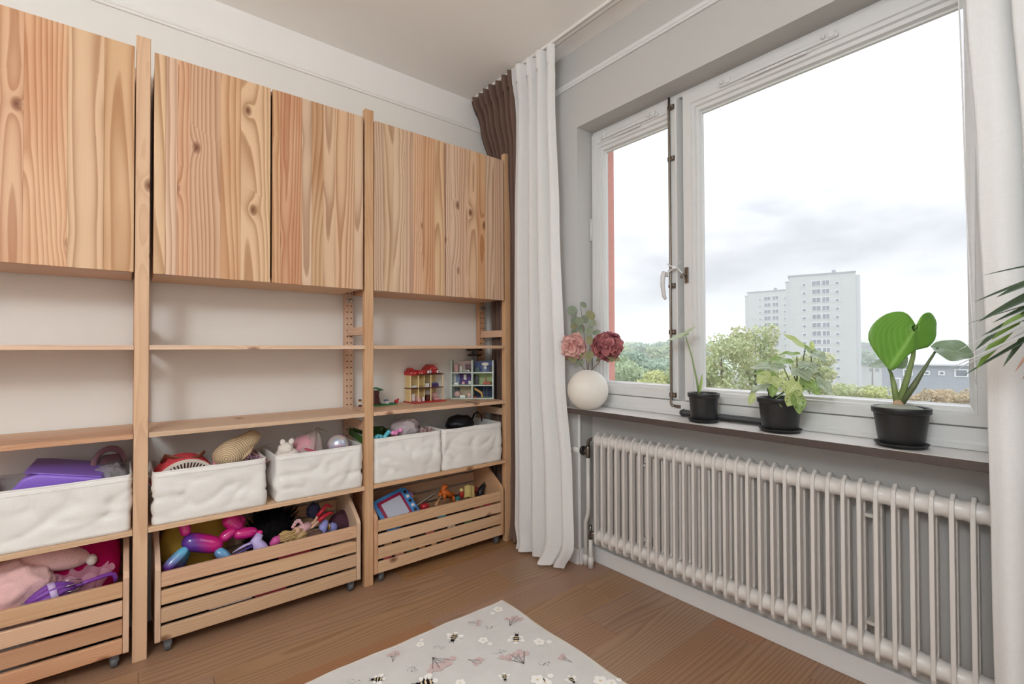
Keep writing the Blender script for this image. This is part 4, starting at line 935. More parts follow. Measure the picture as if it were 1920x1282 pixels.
for k, (y, z, an) in enumerate(((.02, .052, 50), (-.03, .050, -30), (.045, .028, 80))):
    m = MB(); m.ball((.034, y, z), (.003, .022, .009), 10, 6, M=None); m.v = [tuple(Matrix.Translation((.034, y, z)) @ Matrix.Rotation(R(an), 4, 'X') @ (Vector(p)-Vector((.034, y, z)))) for p in m.v]; m.build('leaf_patch', mat('felt_green', (72, 108, 66), .9), wb)
m = MB(); m.tube([(-.035, -.075, .088), (-.03, -.070, .120), (-.015, -.040, .112), (0, 0, .108), (0, .035, .118), (-.01, .050, .132), (-.035, .060, .118), (-.05, .055, .10)], .010, 10, flat=.3, up=(0, 0, 1)); m.build('handle', mat('brown_leather', (118, 68, 48), .45, var=.15, vscale=40), wb)
tn = root('round_tin', (.185, -1.642, .622), 'round pink tin standing on edge between the red bag and straw hat', 'tin', rot=(R(98), 0, R(-14)))
MB().lathe([(0, -.006), (.050, -.006), (.053, -.003), (.053, .003), (.050, .006), (0, .006)], 36, ends=False).build('lid', plastic('pink_gloss', (206, 140, 156), rough=.2), tn)
MB().lathe([(.049, -.018), (.051, -.016), (.051, -.0065), (.049, -.0065)], 36).build('base', plastic('pink_pale', (222, 172, 182), rough=.25), tn)
# straw hat: crumpled coiled straw, crown rings facing the room, brim flap standing up at the right
def strawm():
    g = G('woven_straw'); t = g.n('ShaderNodeTexCoord').outputs['Object']; ln = g.n('ShaderNodeVectorMath', {0: t}, operation='LENGTH').outputs['Value']
    wob = g.noise(t, 14, 2).outputs[0]; coil = g.math('SINE', g.math('MULTIPLY', g.math('MULTIPLY_ADD', wob, .012, ln), 760.0)); weave = g.noise(t, 420, 2).outputs[0]
    f = g.math('MULTIPLY_ADD', coil, .5, .5); col = g.mix(g.math('POWER', f, .6), lin((158, 122, 86)), lin((232, 212, 178))); col = g.mix(g.math('MULTIPLY', weave, .4), col, lin((176, 142, 102)))
    g.set(g.b.inputs['Base Color'], col); g.b.inputs['Roughness'].default_value = .85; g.bump(g.math('ADD', f, weave), .6, .003); return g.m
hc = onX(424, 861, .262); sh_ = root('straw_hat', tuple(hc), 'crumpled natural straw sun hat stuffed into the bin', 'hat')
def HX(px, py, x): return Vector(rel(sh_, onX(px, py, x)))
sp_ = [(409, 874, .215, 10), (416, 865, .215, 25), (428, 852, .212, 31), (443, 845, .205, 27), (457, 834, .20, 20), (469, 824, .195, 17), (478, 816, .19, 14.5), (486, 812, .188, 6)]
m = MB(); m.tube([HX(a, b, c) for a, b, c, d in sp_], [d*.00205 for a, b, c, d in sp_], 28, flat=1.0)
m.v = [tuple(Vector(p)*(1+.20*nz(p[1]*19, p[2]*19, p[0]*19))) for p in m.v]; m.build('weave', strawm(), sh_, sub=1)
m = MB(); m.tube([HX(440, 868, .235), HX(455, 858, .235), HX(466, 848, .23), HX(474, 838, .225)], [.012, .019, .018, .006], 14, flat=.5); m.build('brim_fold', strawm(), sh_)
bk = root('gift_box', (.165, -1.505, .610), 'pale pink card box leaning at the right end of the straw hat bin', 'box', rot=(R(-16), 0, R(2)))
m = MB(); m.box(-.095, -.012, -.09, .095, .012, .052); m.build('box', plastic('pale_pink_card', (226, 190, 204), rough=.6), bk, bevel=.002); m = MB(); m.box(-.098, .0125, -.09, .098, .021, .054); m.build('lid', plastic('mauve_card', (202, 154, 176), rough=.6), bk, bevel=.002)
db = root('dried_bunch', (.262, -1.545, .600), 'bunch of dried purple and green flowers at the front of the straw hat bin', 'flowers')
s1 = MB(); s2 = MB(); rs = random.Random(4)
for k in range(26):
    a = rs.uniform(-1.3, 1.3); l = rs.uniform(.05, .085); p = (rs.uniform(-.012, .012), math.sin(a)*l, .035+math.cos(a)*l*.5); s1.tube([(0, 0, 0), (p[0]*.5, p[1]*.5, p[2]*.7), p], .0012, 4)
    s2.ball(p, (.005, .006, .005), 6, 4)
tag(s1.build('stems', mat('dried_green', (122, 126, 92), .9), db), kind='stuff'); tag(s2.build('flower_heads', mat('dried_purple', (128, 88, 112), .9, var=.3, vscale=90), db), kind='stuff')
# bin 3
bundle(-1.43, -1.085, .035, .285, .487, .585, mat('grey_felt', (150, 142, 140), .9, .1, var=.2, vscale=20), 'grey cloth at the bottom of the bin with the shiny ball', 8)
plw = mat('white_plush', (232, 222, 214), .95, .1, var=.06, vscale=60, bump=.8, bscale=220, sheen=.4)
t = root('plush_animal', (.225, -1.382, .585), 'small white plush animal with upright ear in the shiny ball bin', 'plush toy')
lumpy((0, 0, .05), (.05, .052, .052), 2, .12).build('body', plw, t); lumpy((.012, -.008, .095), (.03, .032, .028), 5, .1).build('head', plw, t)
for y, an in ((-.018, 15), (.016, -12)): m = MB(); m.ball((0, 0, -.006), (.007, .012, .016), 10, 7, M=rotm(an, 0, 0)); m.v = [(p[0]+.01, p[1]+y, p[2]+.130) for p in m.v]; m.build('ear', plw, t)
m = MB(); m.ball((.040, -.022, .060), (.007, .012, .010), 8, 6); m.build('patch', mat('peach_plush', (226, 176, 160), .95), t)
t = root('plush_bird', (.165, -1.290, .588), 'pink plush toy wrapped in a sheer gift bag with tied top', 'plush toy')
lumpy((0, 0, .075), (.055, .058, .058), 4, .1).build('body', mat('pink_plush', (224, 164, 176), .95, .1, var=.1, vscale=60, bump=.8, bscale=220, sheen=.4), t)
m = MB(); m.tube([(.045, -.02, .082), (.062, .0, .074), (.066, .03, .062), (.058, .05, .055)], [.005, .010, .010, .006], 8, flat=.5); m.build('strap', mat('rose_ribbon', (196, 84, 104), .6), t)
m = MB(); m.ball((.052, .012, .082), (.004, .006, .005), 8, 6); m.build('eye', blackM, t)
tul = bagm('tulle', (220, 206, 200), .38)
m = MB(); NU = 40
def tl(u, v):
    a = 2*math.pi*u; r_ = .076*(1-v)**.55+.004; k = 1+.13*math.sin(9*a)*v**.4+.06*math.sin(5*a+2); return (r_*k*math.cos(a), r_*k*math.sin(a)*1.15+.045*v*v, .02+.128*v)
m.grid(tl, NU, 16, closed=True); m.build('sheer_wrap', tul, t)
m = MB(); m.tube([(0, .045, .146), (.01, .065, .151), (.012, .085, .149), (.006, .10, .138)], .003, 6, flat=.5); m.tube([(0, .045, .146), (-.01, .06, .160), (-.002, .07, .152)], .003, 6, flat=.5); m.build('tie', mat('beige_cord', (150, 134, 118), .8), t)
def pearl():
    g = G('iridescent_shell'); lw = g.n('ShaderNodeLayerWeight', {'Blend': .45}).outputs['Facing']; t = g.n('ShaderNodeTexCoord').outputs['Object']; n1 = g.noise(t, 34, 3, .6, .8).outputs[0]
    f = g.math('MULTIPLY_ADD', n1, .7, g.math('MULTIPLY', lw, .6)); col = g.ramp(f, [(.25, lin((232, 196, 214))), (.42, lin((196, 214, 240))), (.58, lin((240, 226, 206))), (.75, lin((206, 178, 226))), (1, lin((214, 150, 180)))])
    g.set(g.b.inputs['Base Color'], col); g.b.inputs['Metallic'].default_value = .35; g.b.inputs['Roughness'].default_value = .18; g.b.inputs['Coat Weight'].default_value = .6; return g.m
bc = onX(634, 833, .205); bo = root('shiny_ball', (bc.x, bc.y, bc.z-.05), 'shiny iridescent pearly ball in the middle bin', 'ball')
MB().ball((0, 0, .05), .049, 32, 20).build('shell', pearl(), bo); m = MB(); m.tube([(.0495*math.cos(a), .0495*math.sin(a), .05) for a in [2*math.pi*k/40 for k in range(41)]], .0012, 6, caps=False); m.build('seam', plastic('seam_pink', (206, 170, 190)), bo)
# bin 4
bundle(-1.0, -.66, .035, .285, .487, .600, mat('grey_toy_cloth', (112, 104, 104), .9, .1, var=.2, vscale=20), 'grey cloth in the bin under the turquoise and pink beads', 10)
lid = root('green_tray', (.120, -.925, .655), 'dark green plastic tray lying tilted in the bin behind the beads', 'tray', rot=(R(-5), R(12), R(6)))
m = MB(); m.box(-.10, -.11, -.004, .10, .09, .004); m.build('base', plastic('moss_green', (78, 112, 56)), lid, bevel=.003)
for q in ((-.10, -.11, .0045, -.094, .09, .030), (.094, -.11, .0045, .10, .09, .030), (-.0935, -.11, .0045, .0935, -.104, .030), (-.0935, .084, .0045, .0935, .09, .030)): MB().box(*q).build('side', plastic('moss_green', (78, 112, 56)), lid, bevel=.002)
bd = root('bead_string', (.262, -.945, .664), 'string of turquoise and pink beads at the front of the second bin from the curtain', 'beads')
for k in range(11):
    c_ = (.012*math.sin(k*1.9), -.058+.0145*k, .018+.006*math.sin(k*1.3)+.0022*k); m = MB(); m.ball(c_, .0115 if k % 3 else .013, 12, 8); m.build('bead', plastic('bead_turquoise', (96, 190, 208), rough=.2) if k < 7 else plastic('bead_pink', (238, 150, 200), rough=.2), bd)
m = MB(); m.tube([(.016, -.02, .006), (.020, .0, .002), (.02, .03, .008), (.014, .055, .014)], .0075, 8); m.build('pink_link', plastic('bead_pink', (238, 150, 200), rough=.2), bd)
thing('plastic_bag', crumple((.185, -.800, .700), (.07, .072, .052), 21, .4), bagm('milky_plastic_bag', (220, 208, 212), .6), 'milky crumpled plastic bag puffed up beside the turquoise beads', 'bag')
rf = MB(); rf.grid(lambda u, v: (.235+.02*math.sin(20*u)*v, -.735+.075*u, .60+.098*v+.006*math.sin(31*u)*v), 50, 8); thing('ruffled_ribbon', rf, mat('blush_ribbon', (206, 172, 172), .6, trans=.2), 'blush pink ruffled ribbon at the edge between the two bins', 'ribbon', solid=.001)
# bin 5
bundle(-.62, -.26, .035, .285, .487, .652, darkcloth, 'black cloth filling the bin nearest the curtain', 12)
thing('dark_pouch', lumpy((.13, -.42, .682), (.07, .085, .05), 14, .2), mat('black_nylon', (30, 30, 36), .45, var=.2, vscale=30, bump=.5, bscale=70), 'black pouch bulging above the rim of the last bin', 'pouch')
thing('dark_strap', MB().tube([(.12, -.33, .68), (.12, -.31, .725), (.12, -.285, .735), (.13, -.265, .715), (.13, -.26, .68)], .009, 8, flat=.35), mat('black_nylon', (30, 30, 36), .45), 'black strap looping up at the curtain end of the last bin', 'strap')

# ================================================================ toy houses on the middle shelf
T2 = .8170
hs = root('toy_house', (.062, -.605, T2), 'small cream toy house of building bricks with spotted red roof', 'toy house', rot=(0, 0, R(2)))
cream = plastic('brick_cream', (224, 200, 142)); redb = plastic('brick_red', (186, 44, 48)); brn = plastic('brick_brown', (92, 52, 40)); whb = plastic('brick_white', (236, 232, 228)); pur = plastic('brick_purple', (86, 60, 110)); pnk = plastic('brick_pink', (226, 176, 176)); blu = plastic('brick_blue', (110, 128, 164))
def hb_(nm, m, *boxes, parent=None, bevel=.0008):
    q = MB()
    for b in boxes: q.box(*b)
    return q.build(nm, m, parent or hs, bevel=bevel)
hb_('base_plate', redb, (-.055, -.108, 0, .062, .100, .006)); hb_('base_edge', brn, (-.057, -.110, 0, -.0555, .102, .0065))
for z in (.0062, .082):
    hb_('back_wall', cream, (-.052, -.104, z, -.046, .096, z+.070)); hb_('left_wall', cream, (-.0455, -.104, z, .004, -.099, z+.070)); hb_('partition', cream, (-.0455, -.016, z, .012, -.011, z+.070))
    for y, x in ((-.104, .0055), (-.068, .030), (.012, .030), (.091, .030)): hb_('column', plastic('brick_pale', (236, 216, 166)), (x, y, z, x+.006, y+.006, z+.070))
for y0, y1 in ((-.106, -.065), (-.064, .098)): hb_('floor_plate', brn, (-.053, y0, .0765, .038 if y0 > -.1 else .012, y1, .0815))
hb_('cornice', redb, (-.053, -.107, .1525, .012, -.064, .176)); hb_('cornice', brn, (-.053, -.0635, .1525, .038, .099, .158)); hb_('red_lintel', redb, (-.053, -.0635, .1585, .036, -.020, .180))
rfm = MB(); rfm.prism([(-.020, .159), (.020, .200), (.035, .212), (.050, .200), (.098, .160)], 'x', -.052, .020); rfm.build('gable_roof', redb, hs, bevel=.002)
m = MB(); m.prism([(-.100, .1765), (-.085, .1765), (-.068, .1765), (-.072, .188), (-.085, .195), (-.097, .188)], 'x', -.05, -.004); m.build('turret_roof', redb, hs, bevel=.002)
d_ = MB(); rs = random.Random(5)
for k in range(26):
    y = rs.uniform(-.10, .09); z = .165 if y < -.02 else .165+rs.uniform(0, .030)*max(.2, 1-abs(y-.035)/.06); d_.ball((.0125 if y < -.064 else (.037 if y < -.02 else .0215), y, z), .0024, 6, 4)
tag(d_.build('roof_dots', whb, hs), kind='stuff')
for y in (.0, .062): hb_('white_bow', whb, (.0385, y-.012, .163, .043, y+.012, .178)); hb_('bow_knot', pur, (.0432, y-.003, .165, .046, y+.003, .174))
hb_('chimney_figure', pnk, (-.012, .068, .190, .002, .080, .214)); hb_('grey_block', blu, (-.02, .050, .178, .0, .067, .198))
for b, mm_ in (((-.03, -.090, .0825, .0, -.055, .094), whb), ((-.03, .030, .0825, .012, .080, .100), pur), ((-.02, .040, .1005, .008, .076, .106), blu), ((-.03, -.006, .0825, .006, .022, .104), whb), ((-.035, -.085, .0065, -.01, -.062, .046), whb), ((-.03, -.055, .0065, -.002, -.030, .030), pnk),
               ((.018, -.062, .0065, .034, -.048, .022), pnk), ((.018, -.034, .0065, .030, -.022, .028), whb), ((-.03, .005, .0065, .0, .040, .034), brn), ((-.03, .052, .0065, .015, .090, .018), pnk), ((-.034, .060, .0185, -.02, .088, .044), pnk), ((-.036, .015, .036, -.030, .045, .060), whb)):
    hb_('furniture_block', mm_, b)
# teal cubby doll's house, turned towards the room
ch = root('doll_house', (.135, -.335, T2), 'pale mint dolls house of six open rooms near the curtain', 'toy house', rot=(0, 0, math.atan2(.193, .166)-math.pi/2))
mint = plastic('mint_plastic', (206, 224, 216)); W2, D2, H2 = .127, .105, .232
def cb(nm, m, *b, **k): return hb_(nm, m, *b, parent=ch, **k)
# local axes: y along the front, +x out of the front; front at x=.0
for y in (-W2, -.004, W2-.006): cb('upright', mint, (-D2, y, 0, 0, y+(.008 if y == -.004 else .006), H2))
for z in (0, .078, .154): cb('room_floor', mint, (-D2+.004, -W2+.0062, z, -.001, -.0042, z+.006)); cb('room_floor', mint, (-D2+.004, .0042, z, -.001, W2-.0062, z+.006))
cb('side_skin', plastic('slate_side', (120, 122, 132), rough=.5), (-D2, W2+.0002, 0, 0, W2+.004, H2))
wallc = {(0, 2): (226, 210, 206), (1, 2): (104, 118, 168), (0, 1): (104, 76, 136), (1, 1): (176, 194, 142), (0, 0): (196, 180, 152), (1, 0): (46, 56, 84)}
for (c, r_), rgb in wallc.items():
    y0, y1 = ((-W2+.0063, -.0043), (.0043, W2-.0063))[c]; z = (0, .078, .154)[r_]
    cb('room_wall', mat('room_paper_%d%d' % (c, r_), rgb, .8, var=.12, vscale=60), (-D2+.004, y0, z+.0063, -D2+.008, y1, z+.0715))
tq = plastic('dark_teal', (48, 80, 84)); dk = plastic('toy_dark', (44, 40, 52)); yl = plastic('toy_ochre', (206, 160, 84)); rd = plastic('toy_rust', (168, 78, 58))
for b, mm_ in (((-.09, -.115, .1605, -.06, -.092, .205), pnk), ((-.088, -.085, .1605, -.075, -.068, .195), whb), ((-.09, -.048, .176, -.06, -.012, .205), plastic('plum', (104, 66, 84))), ((-.08, -.035, .1605, -.055, -.022, .172), whb), ((-.096, -.110, .0845, -.085, -.085, .140), blu), ((-.06, -.112, .0845, -.03, -.085, .096), whb), ((-.096, -.062, .110, -.090, -.045, .142), whb),
               ((-.06, -.066, .0845, -.045, -.050, .100), pnk), ((-.09, -.030, .0845, -.07, -.014, .104), whb), ((-.095, -.115, .0065, -.07, -.088, .062), tq), ((-.06, -.078, .0065, -.035, -.045, .020), whb), ((-.07, -.030, .0065, -.05, -.014, .030), pnk), ((-.095, .012, .0845, -.06, .032, .135), dk), ((-.08, .062, .0845, -.04, .108, .100), rd), ((-.092, .012, .1605, -.065, .040, .186), tq), ((-.09, .098, .1605, -.07, .116, .196), dk), ((-.09, .055, .1605, -.085, .085, .19), blu), ((-.05, .008, .0065, -.02, .026, .014), rd)):
    cb('furniture_block', mm_, b)
m = MB(); m.prism([(.072, .102), (.080, .102), (.0765, .138)], 'x', -.075, -.068); m.build('toy_tower', rd, ch)
m = MB(); m.ball((-.085, .072, .206), (.004, .024, .012), 14, 8); m.build('hot_air_balloon', whb, ch); cb('balloon_basket', whb, (-.088, .064, .176, -.083, .080, .192))
m = MB(); m.ball((-.055, -.095, .026), (.018, .020, .020), 14, 8); m.build('globe', plastic('rose_globe', (206, 170, 166)), ch)
m = MB(); m.prism([(.010, .062), (.018, .064), (.058, .036), (.062, .008), (.054, .008), (.050, .030), (.012, .054)], 'x', -.06, -.03); m.build('slide', yl, ch, bevel=.001)
for y in (.062, .080): cb('door_line', mint, (-D2+.0082, y, .008, -D2+.0092, y+.0012, .066))
# dark stand behind it
st = root('toy_stand', (.055, -.262, T2), 'dark stand with clear column and black disc top behind the mint dolls house', 'toy stand')
MB().lathe([(0, 0), (.045, 0), (.045, .006), (0, .008)], 24, ends=False).build('base', dk, st); MB().lathe([(.013, .008), (.013, .287)], 16).build('column', bagm('smoked_acrylic', (150, 150, 160), .45), st)
for z, r_ in ((.255, .044), (.288, .050)): MB().lathe([(0, 0), (r_, 0), (r_+.001, .004), (r_, .009), (0, .009)], 28, c=(0, 0, z), ends=False).build('disc', plastic('gloss_black', (26, 24, 30), rough=.2), st)
# brick tree on a green plate, a red toy and a tiny figure
tr_ = root('toy_tree', (.068, -.872, T2), 'little brick-built toy tree on a green base plate at the post', 'toy tree', rot=(0, 0, R(6)))
grn = plastic('brick_green', (46, 132, 72))
hb_('base_plate', grn, (-.05, -.060, 0, .035, .075, .005), parent=tr_)
st_ = MB()
for i in range(7):
    for j in range(12): st_.lathe([(.0024, 0), (.0024, .0018)], 6, c=(-.044+i*.012, -.052+j*.0108, .005))
tag(st_.build('studs', grn, tr_), kind='stuff')
for z, a in ((.007, .021), (.026, .018), (.044, .015), (.062, .017)): hb_('trunk_brick', plastic('brick_bark', (84, 42, 40)), (-a-.01, -.03-a*.8, z, a-.01, -.03+a*.8, z+.0175), parent=tr_)
for k in range(7):
    a = k*.9; m = MB(); m.ball((0, 0, 0), (.024, .010, .004), 10, 6, M=rotm(0, 12+6*(k % 3), math.degrees(a))); m.v = [(p[0]-.01+.018*math.cos(a), p[1]-.03+.020*math.sin(a), p[2]+.092-.004*(k % 3)) for p in m.v]; m.build('leaf_piece', grn, tr_)
for b, mm_ in (((.0, .015, .007, .02, .035, .020), whb), ((-.03, .03, .007, -.012, .05, .026), blu), ((-.02, .006, .007, -.004, .016, .015), whb), ((.012, .05, .007, .026, .066, .012), blu)): hb_('loose_brick', mm_, b, parent=tr_)
tf = onX(743, 742, .05); t = root('toy_bird', (.05, tf.y, T2), 'tiny red toy between the toy tree and the cream toy house', 'toy')
MB().ball((0, 0, .012), (.009, .013, .011), 12, 8).build('body', redb, t); MB().ball((.002, .010, .022), (.006, .006, .006), 10, 6).build('head', redb, t)
t = root('mini_figure', (.055, -.985, T2), 'tiny toy figure standing behind the middle post', 'toy')
hb_('legs', brn, (-.005, -.007, 0, .005, .007, .010), parent=t); hb_('torso', whb, (-.005, -.008, .0102, .005, .008, .022), parent=t); MB().lathe([(.006, 0), (.007, .002), (.007, .009), (.005, .011)], 12, c=(0, 0, .0222)).build('head', plastic('figure_yellow', (206, 168, 96)), t); MB().ball((0, 0, .033), (.008, .009, .006), 10, 6).build('hair', brn, t)
# ================================================================ toys in the three crates
FZ = .0575
pinkP = mat('candy_plush', (234, 190, 188), .95, .1, var=.10, vscale=50, bump=1.0, bscale=200, sheen=.5)
# crate 1
bundle(-2.66, -2.150, .06, .270, FZ, .215, mat('white_sheet', (206, 206, 208), .9, .1, var=.15, vscale=15), 'white cloth folded at the bottom of the left crate, seen between slats', 31)
bundle(-2.135, -1.948, .06, .240, FZ, .215, darkcloth, 'black cloth at the post end of the left crate under the cushion', 32)
bundle(-2.24, -1.950, .055, .150, .2175, .43, mat('crimson_cushion', (158, 10, 72), .9, .1, var=.25, vscale=12, bump=.4, bscale=90), 'crimson cushion at the back of the left crate', 33, 'cushion', 'cushion')
def fur(mb, name, mt, parent): return mb.build(name, mt, parent)
pc = onX(26, 1100, .19); pk = root('plush_unicorn', (.19, pc.y, .218), 'big curled-up pale pink plush toy in the left crate', 'plush toy')
zc = pc.z-.218
lumpy((0, 0, zc), (.075, .098, .085), 3, .16, 2.6, 48, 32).build('body', pinkP, pk)
m = MB(); m.ball((0, 0, 0), (.055, .112, .046), 24, 14, M=rotm(-17, 0, 8), fn=lambda p: 1+.05*nz(p.x*3, p.y*3, p.z*3)); m.v = [(p[0]-.045, p[1]+.090, p[2]+zc+.060) for p in m.v]; m.build('wing', pinkP, pk)
m = MB(); m.ball((0, 0, 0), (.022, .016, .02), 12, 8); m.v = [(p[0]-.03, p[1]+.195, p[2]+zc+.026) for p in m.v]; m.build('wing_tip', plw, pk)
m = MB(); m.tube([(.04, -.09, zc-.04), (.06, -.02, zc-.075), (.065, .05, zc-.085), (.06, .10, zc-.070)], [.02, .026, .026, .018], 12); m.build('paw', pinkP, pk)
# folded purple umbrella
ub = root('umbrella', (.2, -2.12, .26), 'folded purple childrens umbrella lying across the left crate', 'umbrella')
def U(px, py, x): return Vector(rel(ub, onX(px, py, x)))
a, b, c, d, e_ = U(48, 1137, .272), U(88, 1115, .262), U(118, 1102, .255), U(140, 1098, .25), U(205, 1076, .235)
um = plastic('umbrella_purple', (122, 66, 160), rough=.45); ul_ = plastic('umbrella_lilac', (196, 176, 220), rough=.5)
m = MB(); NU = 40; pts = [a, a.lerp(b, .5), b, b.lerp(c, .6), c, d]; rad_ = [.016, .026, .031, .030, .024, .012]
T_ = (d-a).normalized(); x_, y_, n_ = frame_of(T_)
vs = [p+(x_*math.cos(2*math.pi*k/NU)+y_*math.sin(2*math.pi*k/NU))*r_*(1+.10*math.sin(8*2*math.pi*k/NU)+.05*math.sin(3*2*math.pi*k/NU+1)) for p, r_ in zip(pts, rad_) for k in range(NU)]
m.add(vs, [(j*NU+k, j*NU+(k+1) % NU, (j+1)*NU+(k+1) % NU, (j+1)*NU+k) for j in range(5) for k in range(NU)]+[tuple(range(NU-1, -1, -1)), tuple(range(5*NU, 6*NU))], True); m.build('canopy', um, ub)
m = MB(); m.tube([b+T_*.006, b+T_*.024], [.0335, .0325], 24, caps=False); m.build('strap', ul_, ub, solid=.001)
for k in range(7):
    a2 = k*.9; r_ = .028; p = c+(x_*math.cos(a2)+y_*math.sin(a2))*r_*.8; q = d+T_*.02+(x_*math.cos(a2)+y_*math.sin(a2))*.012; MB().tube([p, p.lerp(q, .5)+(x_*math.cos(a2)+y_*math.sin(a2))*.008, q], .0016, 5).build('rib', chromeM, ub)
m = MB(); m.tube([d-T_*.02, d.lerp(e_, .45), e_, U(213, 1076, .232), U(217, 1082, .23), U(216, 1090, .23)], [.0075, .0072, .0075, .008, .008, .006], 10); m.build('handle', plastic('umbrella_handle', (126, 62, 158), rough=.25), ub)
m = MB(); m.tube([a, a-T_*.02], [.015, .010], 12); m.build('tip', mat('silver_band', (190, 190, 196), .3, metal=.8), ub)
fr_ = MB(); fc = onX(158, 1092, .20)
fr_.grid(lambda u, v: (fc.x+(.018+.03*v)*math.cos(6.283*u)*(1+.14*math.sin(7*6.283*u)*v), fc.y+(.03+.045*v)*math.sin(6.283*u)*(1+.16*math.sin(6*6.283*u)*v), fc.z-.055+.095*v+.010*math.sin(9*6.283*u)*v), 72, 10, closed=True)
thing('tulle_skirt', fr_, bagm('pink_organza', (224, 168, 190), .45), 'sheer pink ruffled skirt between the umbrella and crimson cushion', 'doll skirt')
thing('toy_block', MB().box(.262, -2.42, .2175, .290, -2.28, .245), plastic('pale_book', (206, 196, 190)), 'pale flat block at the front of the left crate', 'toy', bevel=.003)
# crate 2
def balloonM():
    g = G('rainbow_gloss'); t = g.n('ShaderNodeTexCoord').outputs['Object']; sp = g.n('ShaderNodeSeparateXYZ', {0: t}); f = g.math('MULTIPLY_ADD', sp.outputs[2], 7.5, .5)
    f = g.math('ADD', f, g.math('MULTIPLY', sp.outputs[1], 1.6)); f = g.math('ADD', f, g.math('MULTIPLY', g.noise(t, 8, 2).outputs[0], .12))
    g.set(g.b.inputs['Base Color'], g.ramp(f, [(.06, lin((110, 52, 140))), (.22, lin((112, 84, 190))), (.40, lin((92, 176, 210))), (.50, lin((96, 60, 160))), (.60, lin((196, 32, 140))), (.88, lin((206, 34, 126))), (.97, lin((216, 150, 70)))]))
    g.b.inputs['Roughness'].default_value = .12; g.b.inputs['Coat Weight'].default_value = .5; return g.m
def solidgloss(n, a, b_, ax=(0, 0, 1), k=12.0):
    if n in _mats: return _mats[n]
    g = G(n); t = g.n('ShaderNodeTexCoord').outputs['Object']; dp = g.n('ShaderNodeVectorMath', {0: t, 1: ax}, operation='DOT_PRODUCT').outputs['Value']
    g.set(g.b.inputs['Base Color'], g.ramp(g.math('MULTIPLY_ADD', dp, k, .5), [(.2, lin(a)), (.8, lin(b_))])); g.b.inputs['Roughness'].default_value = .12; g.b.inputs['Coat Weight'].default_value = .5; _mats[n] = g.m; return g.m
bd2 = root('balloon_dog', (.19, -1.70, .25), 'shiny rainbow balloon-dog toy, magenta and blue, in the middle crate', 'toy dog')
def BX(px, py, x): return Vector(rel(bd2, onX(px, py, x)))
def sausage(name, p, q, r_, mt, n=22):
    p, q = Vector(p), Vector(q); c_ = (p+q)/2; T = [math.sin(math.pi/2*(k/9-1)) for k in range(19)]
    o = MB().tube([(p-c_)+(q-p)*(t+1)/2 for t in T], [max(.0004, r_*(1-abs(t)**3.4)**.5*(1-.06*t)) for t in T], n).build(name, mt, bd2); o.location = c_; return o
mag = solidgloss('gloss_magenta', (176, 26, 118), (214, 42, 132)); blp = solidgloss('gloss_blue_violet', (112, 48, 150), (98, 178, 214), (0, .35, 1), 9.0)
bodyM = solidgloss('gloss_body', (92, 52, 150), (208, 36, 130), (0, 1, .35), 11.0)
sausage('body', BX(342, 1013, .235), BX(417, 1023, .215), .0355, bodyM)
sausage('leg', BX(307, 1070, .265), BX(352, 1025, .245), .020, blp); sausage('leg', BX(405, 1030, .235), BX(436, 1056, .255), .021, blp)
sausage('leg', BX(352, 1025, .17), BX(330, 1075, .16), .02, blp); sausage('leg', BX(412, 1030, .155), BX(432, 1060, .14), .021, blp)
sausage('neck', BX(413, 1013, .215), BX(441, 990, .21), .021, mag); sausage('snout', BX(436, 1002, .205), BX(484, 996, .215), .0235, mag)
sausage('ear', BX(422, 968, .20), BX(452, 992, .20), .030, mag); sausage('ear', BX(448, 966, .165), BX(446, 992, .18), .026, mag)
sausage('tail', BX(344, 978, .232), BX(350, 1004, .232), .0195, mag)
ylc = onX(350, 1005, .12); thing('yellow_cushion', lumpy((.105, ylc.y+.03, ylc.z-.03), (.050, .125, .125), 7, .06, 1.2, 28, 18), mat('mustard_velour', (176, 142, 62), .9, .1, var=.08, vscale=20), 'round mustard yellow cushion behind the balloon dog', 'cushion')
bundle(-1.825, -1.110, .06, .255, FZ, .165, darkcloth, 'black cloth along the bottom of the middle crate', 41)
hairM = mat('black_fur', (14, 12, 14), .9, .2)
wg = root('fur_wig', (.115, -1.42, .16), 'black spiky fur bundle in the middle of the balloon dog crate', 'costume'); lumpy((0, 0, .10), (.065, .10, .12), 4, .2, 1.6, 24, 14).build('pad', hairM, wg)
rs = random.Random(2); hm_ = MB()
for k in range(260):
    a = rs.uniform(0, 6.283); e2 = rs.uniform(-.2, 1.5); p = Vector((.055*math.cos(a)*math.cos(e2), .09*math.sin(a)*math.cos(e2), .10+.11*math.sin(e2))); q = p+Vector((math.cos(a)*.02, math.sin(a)*.045+.012, .03+.03*math.sin(e2)))*rs.uniform(.6, 1.2); hm_.tube([p, q], [.004, .0004], 4, caps=False)
tag(hm_.build('fur', hairM, wg), kind='stuff')
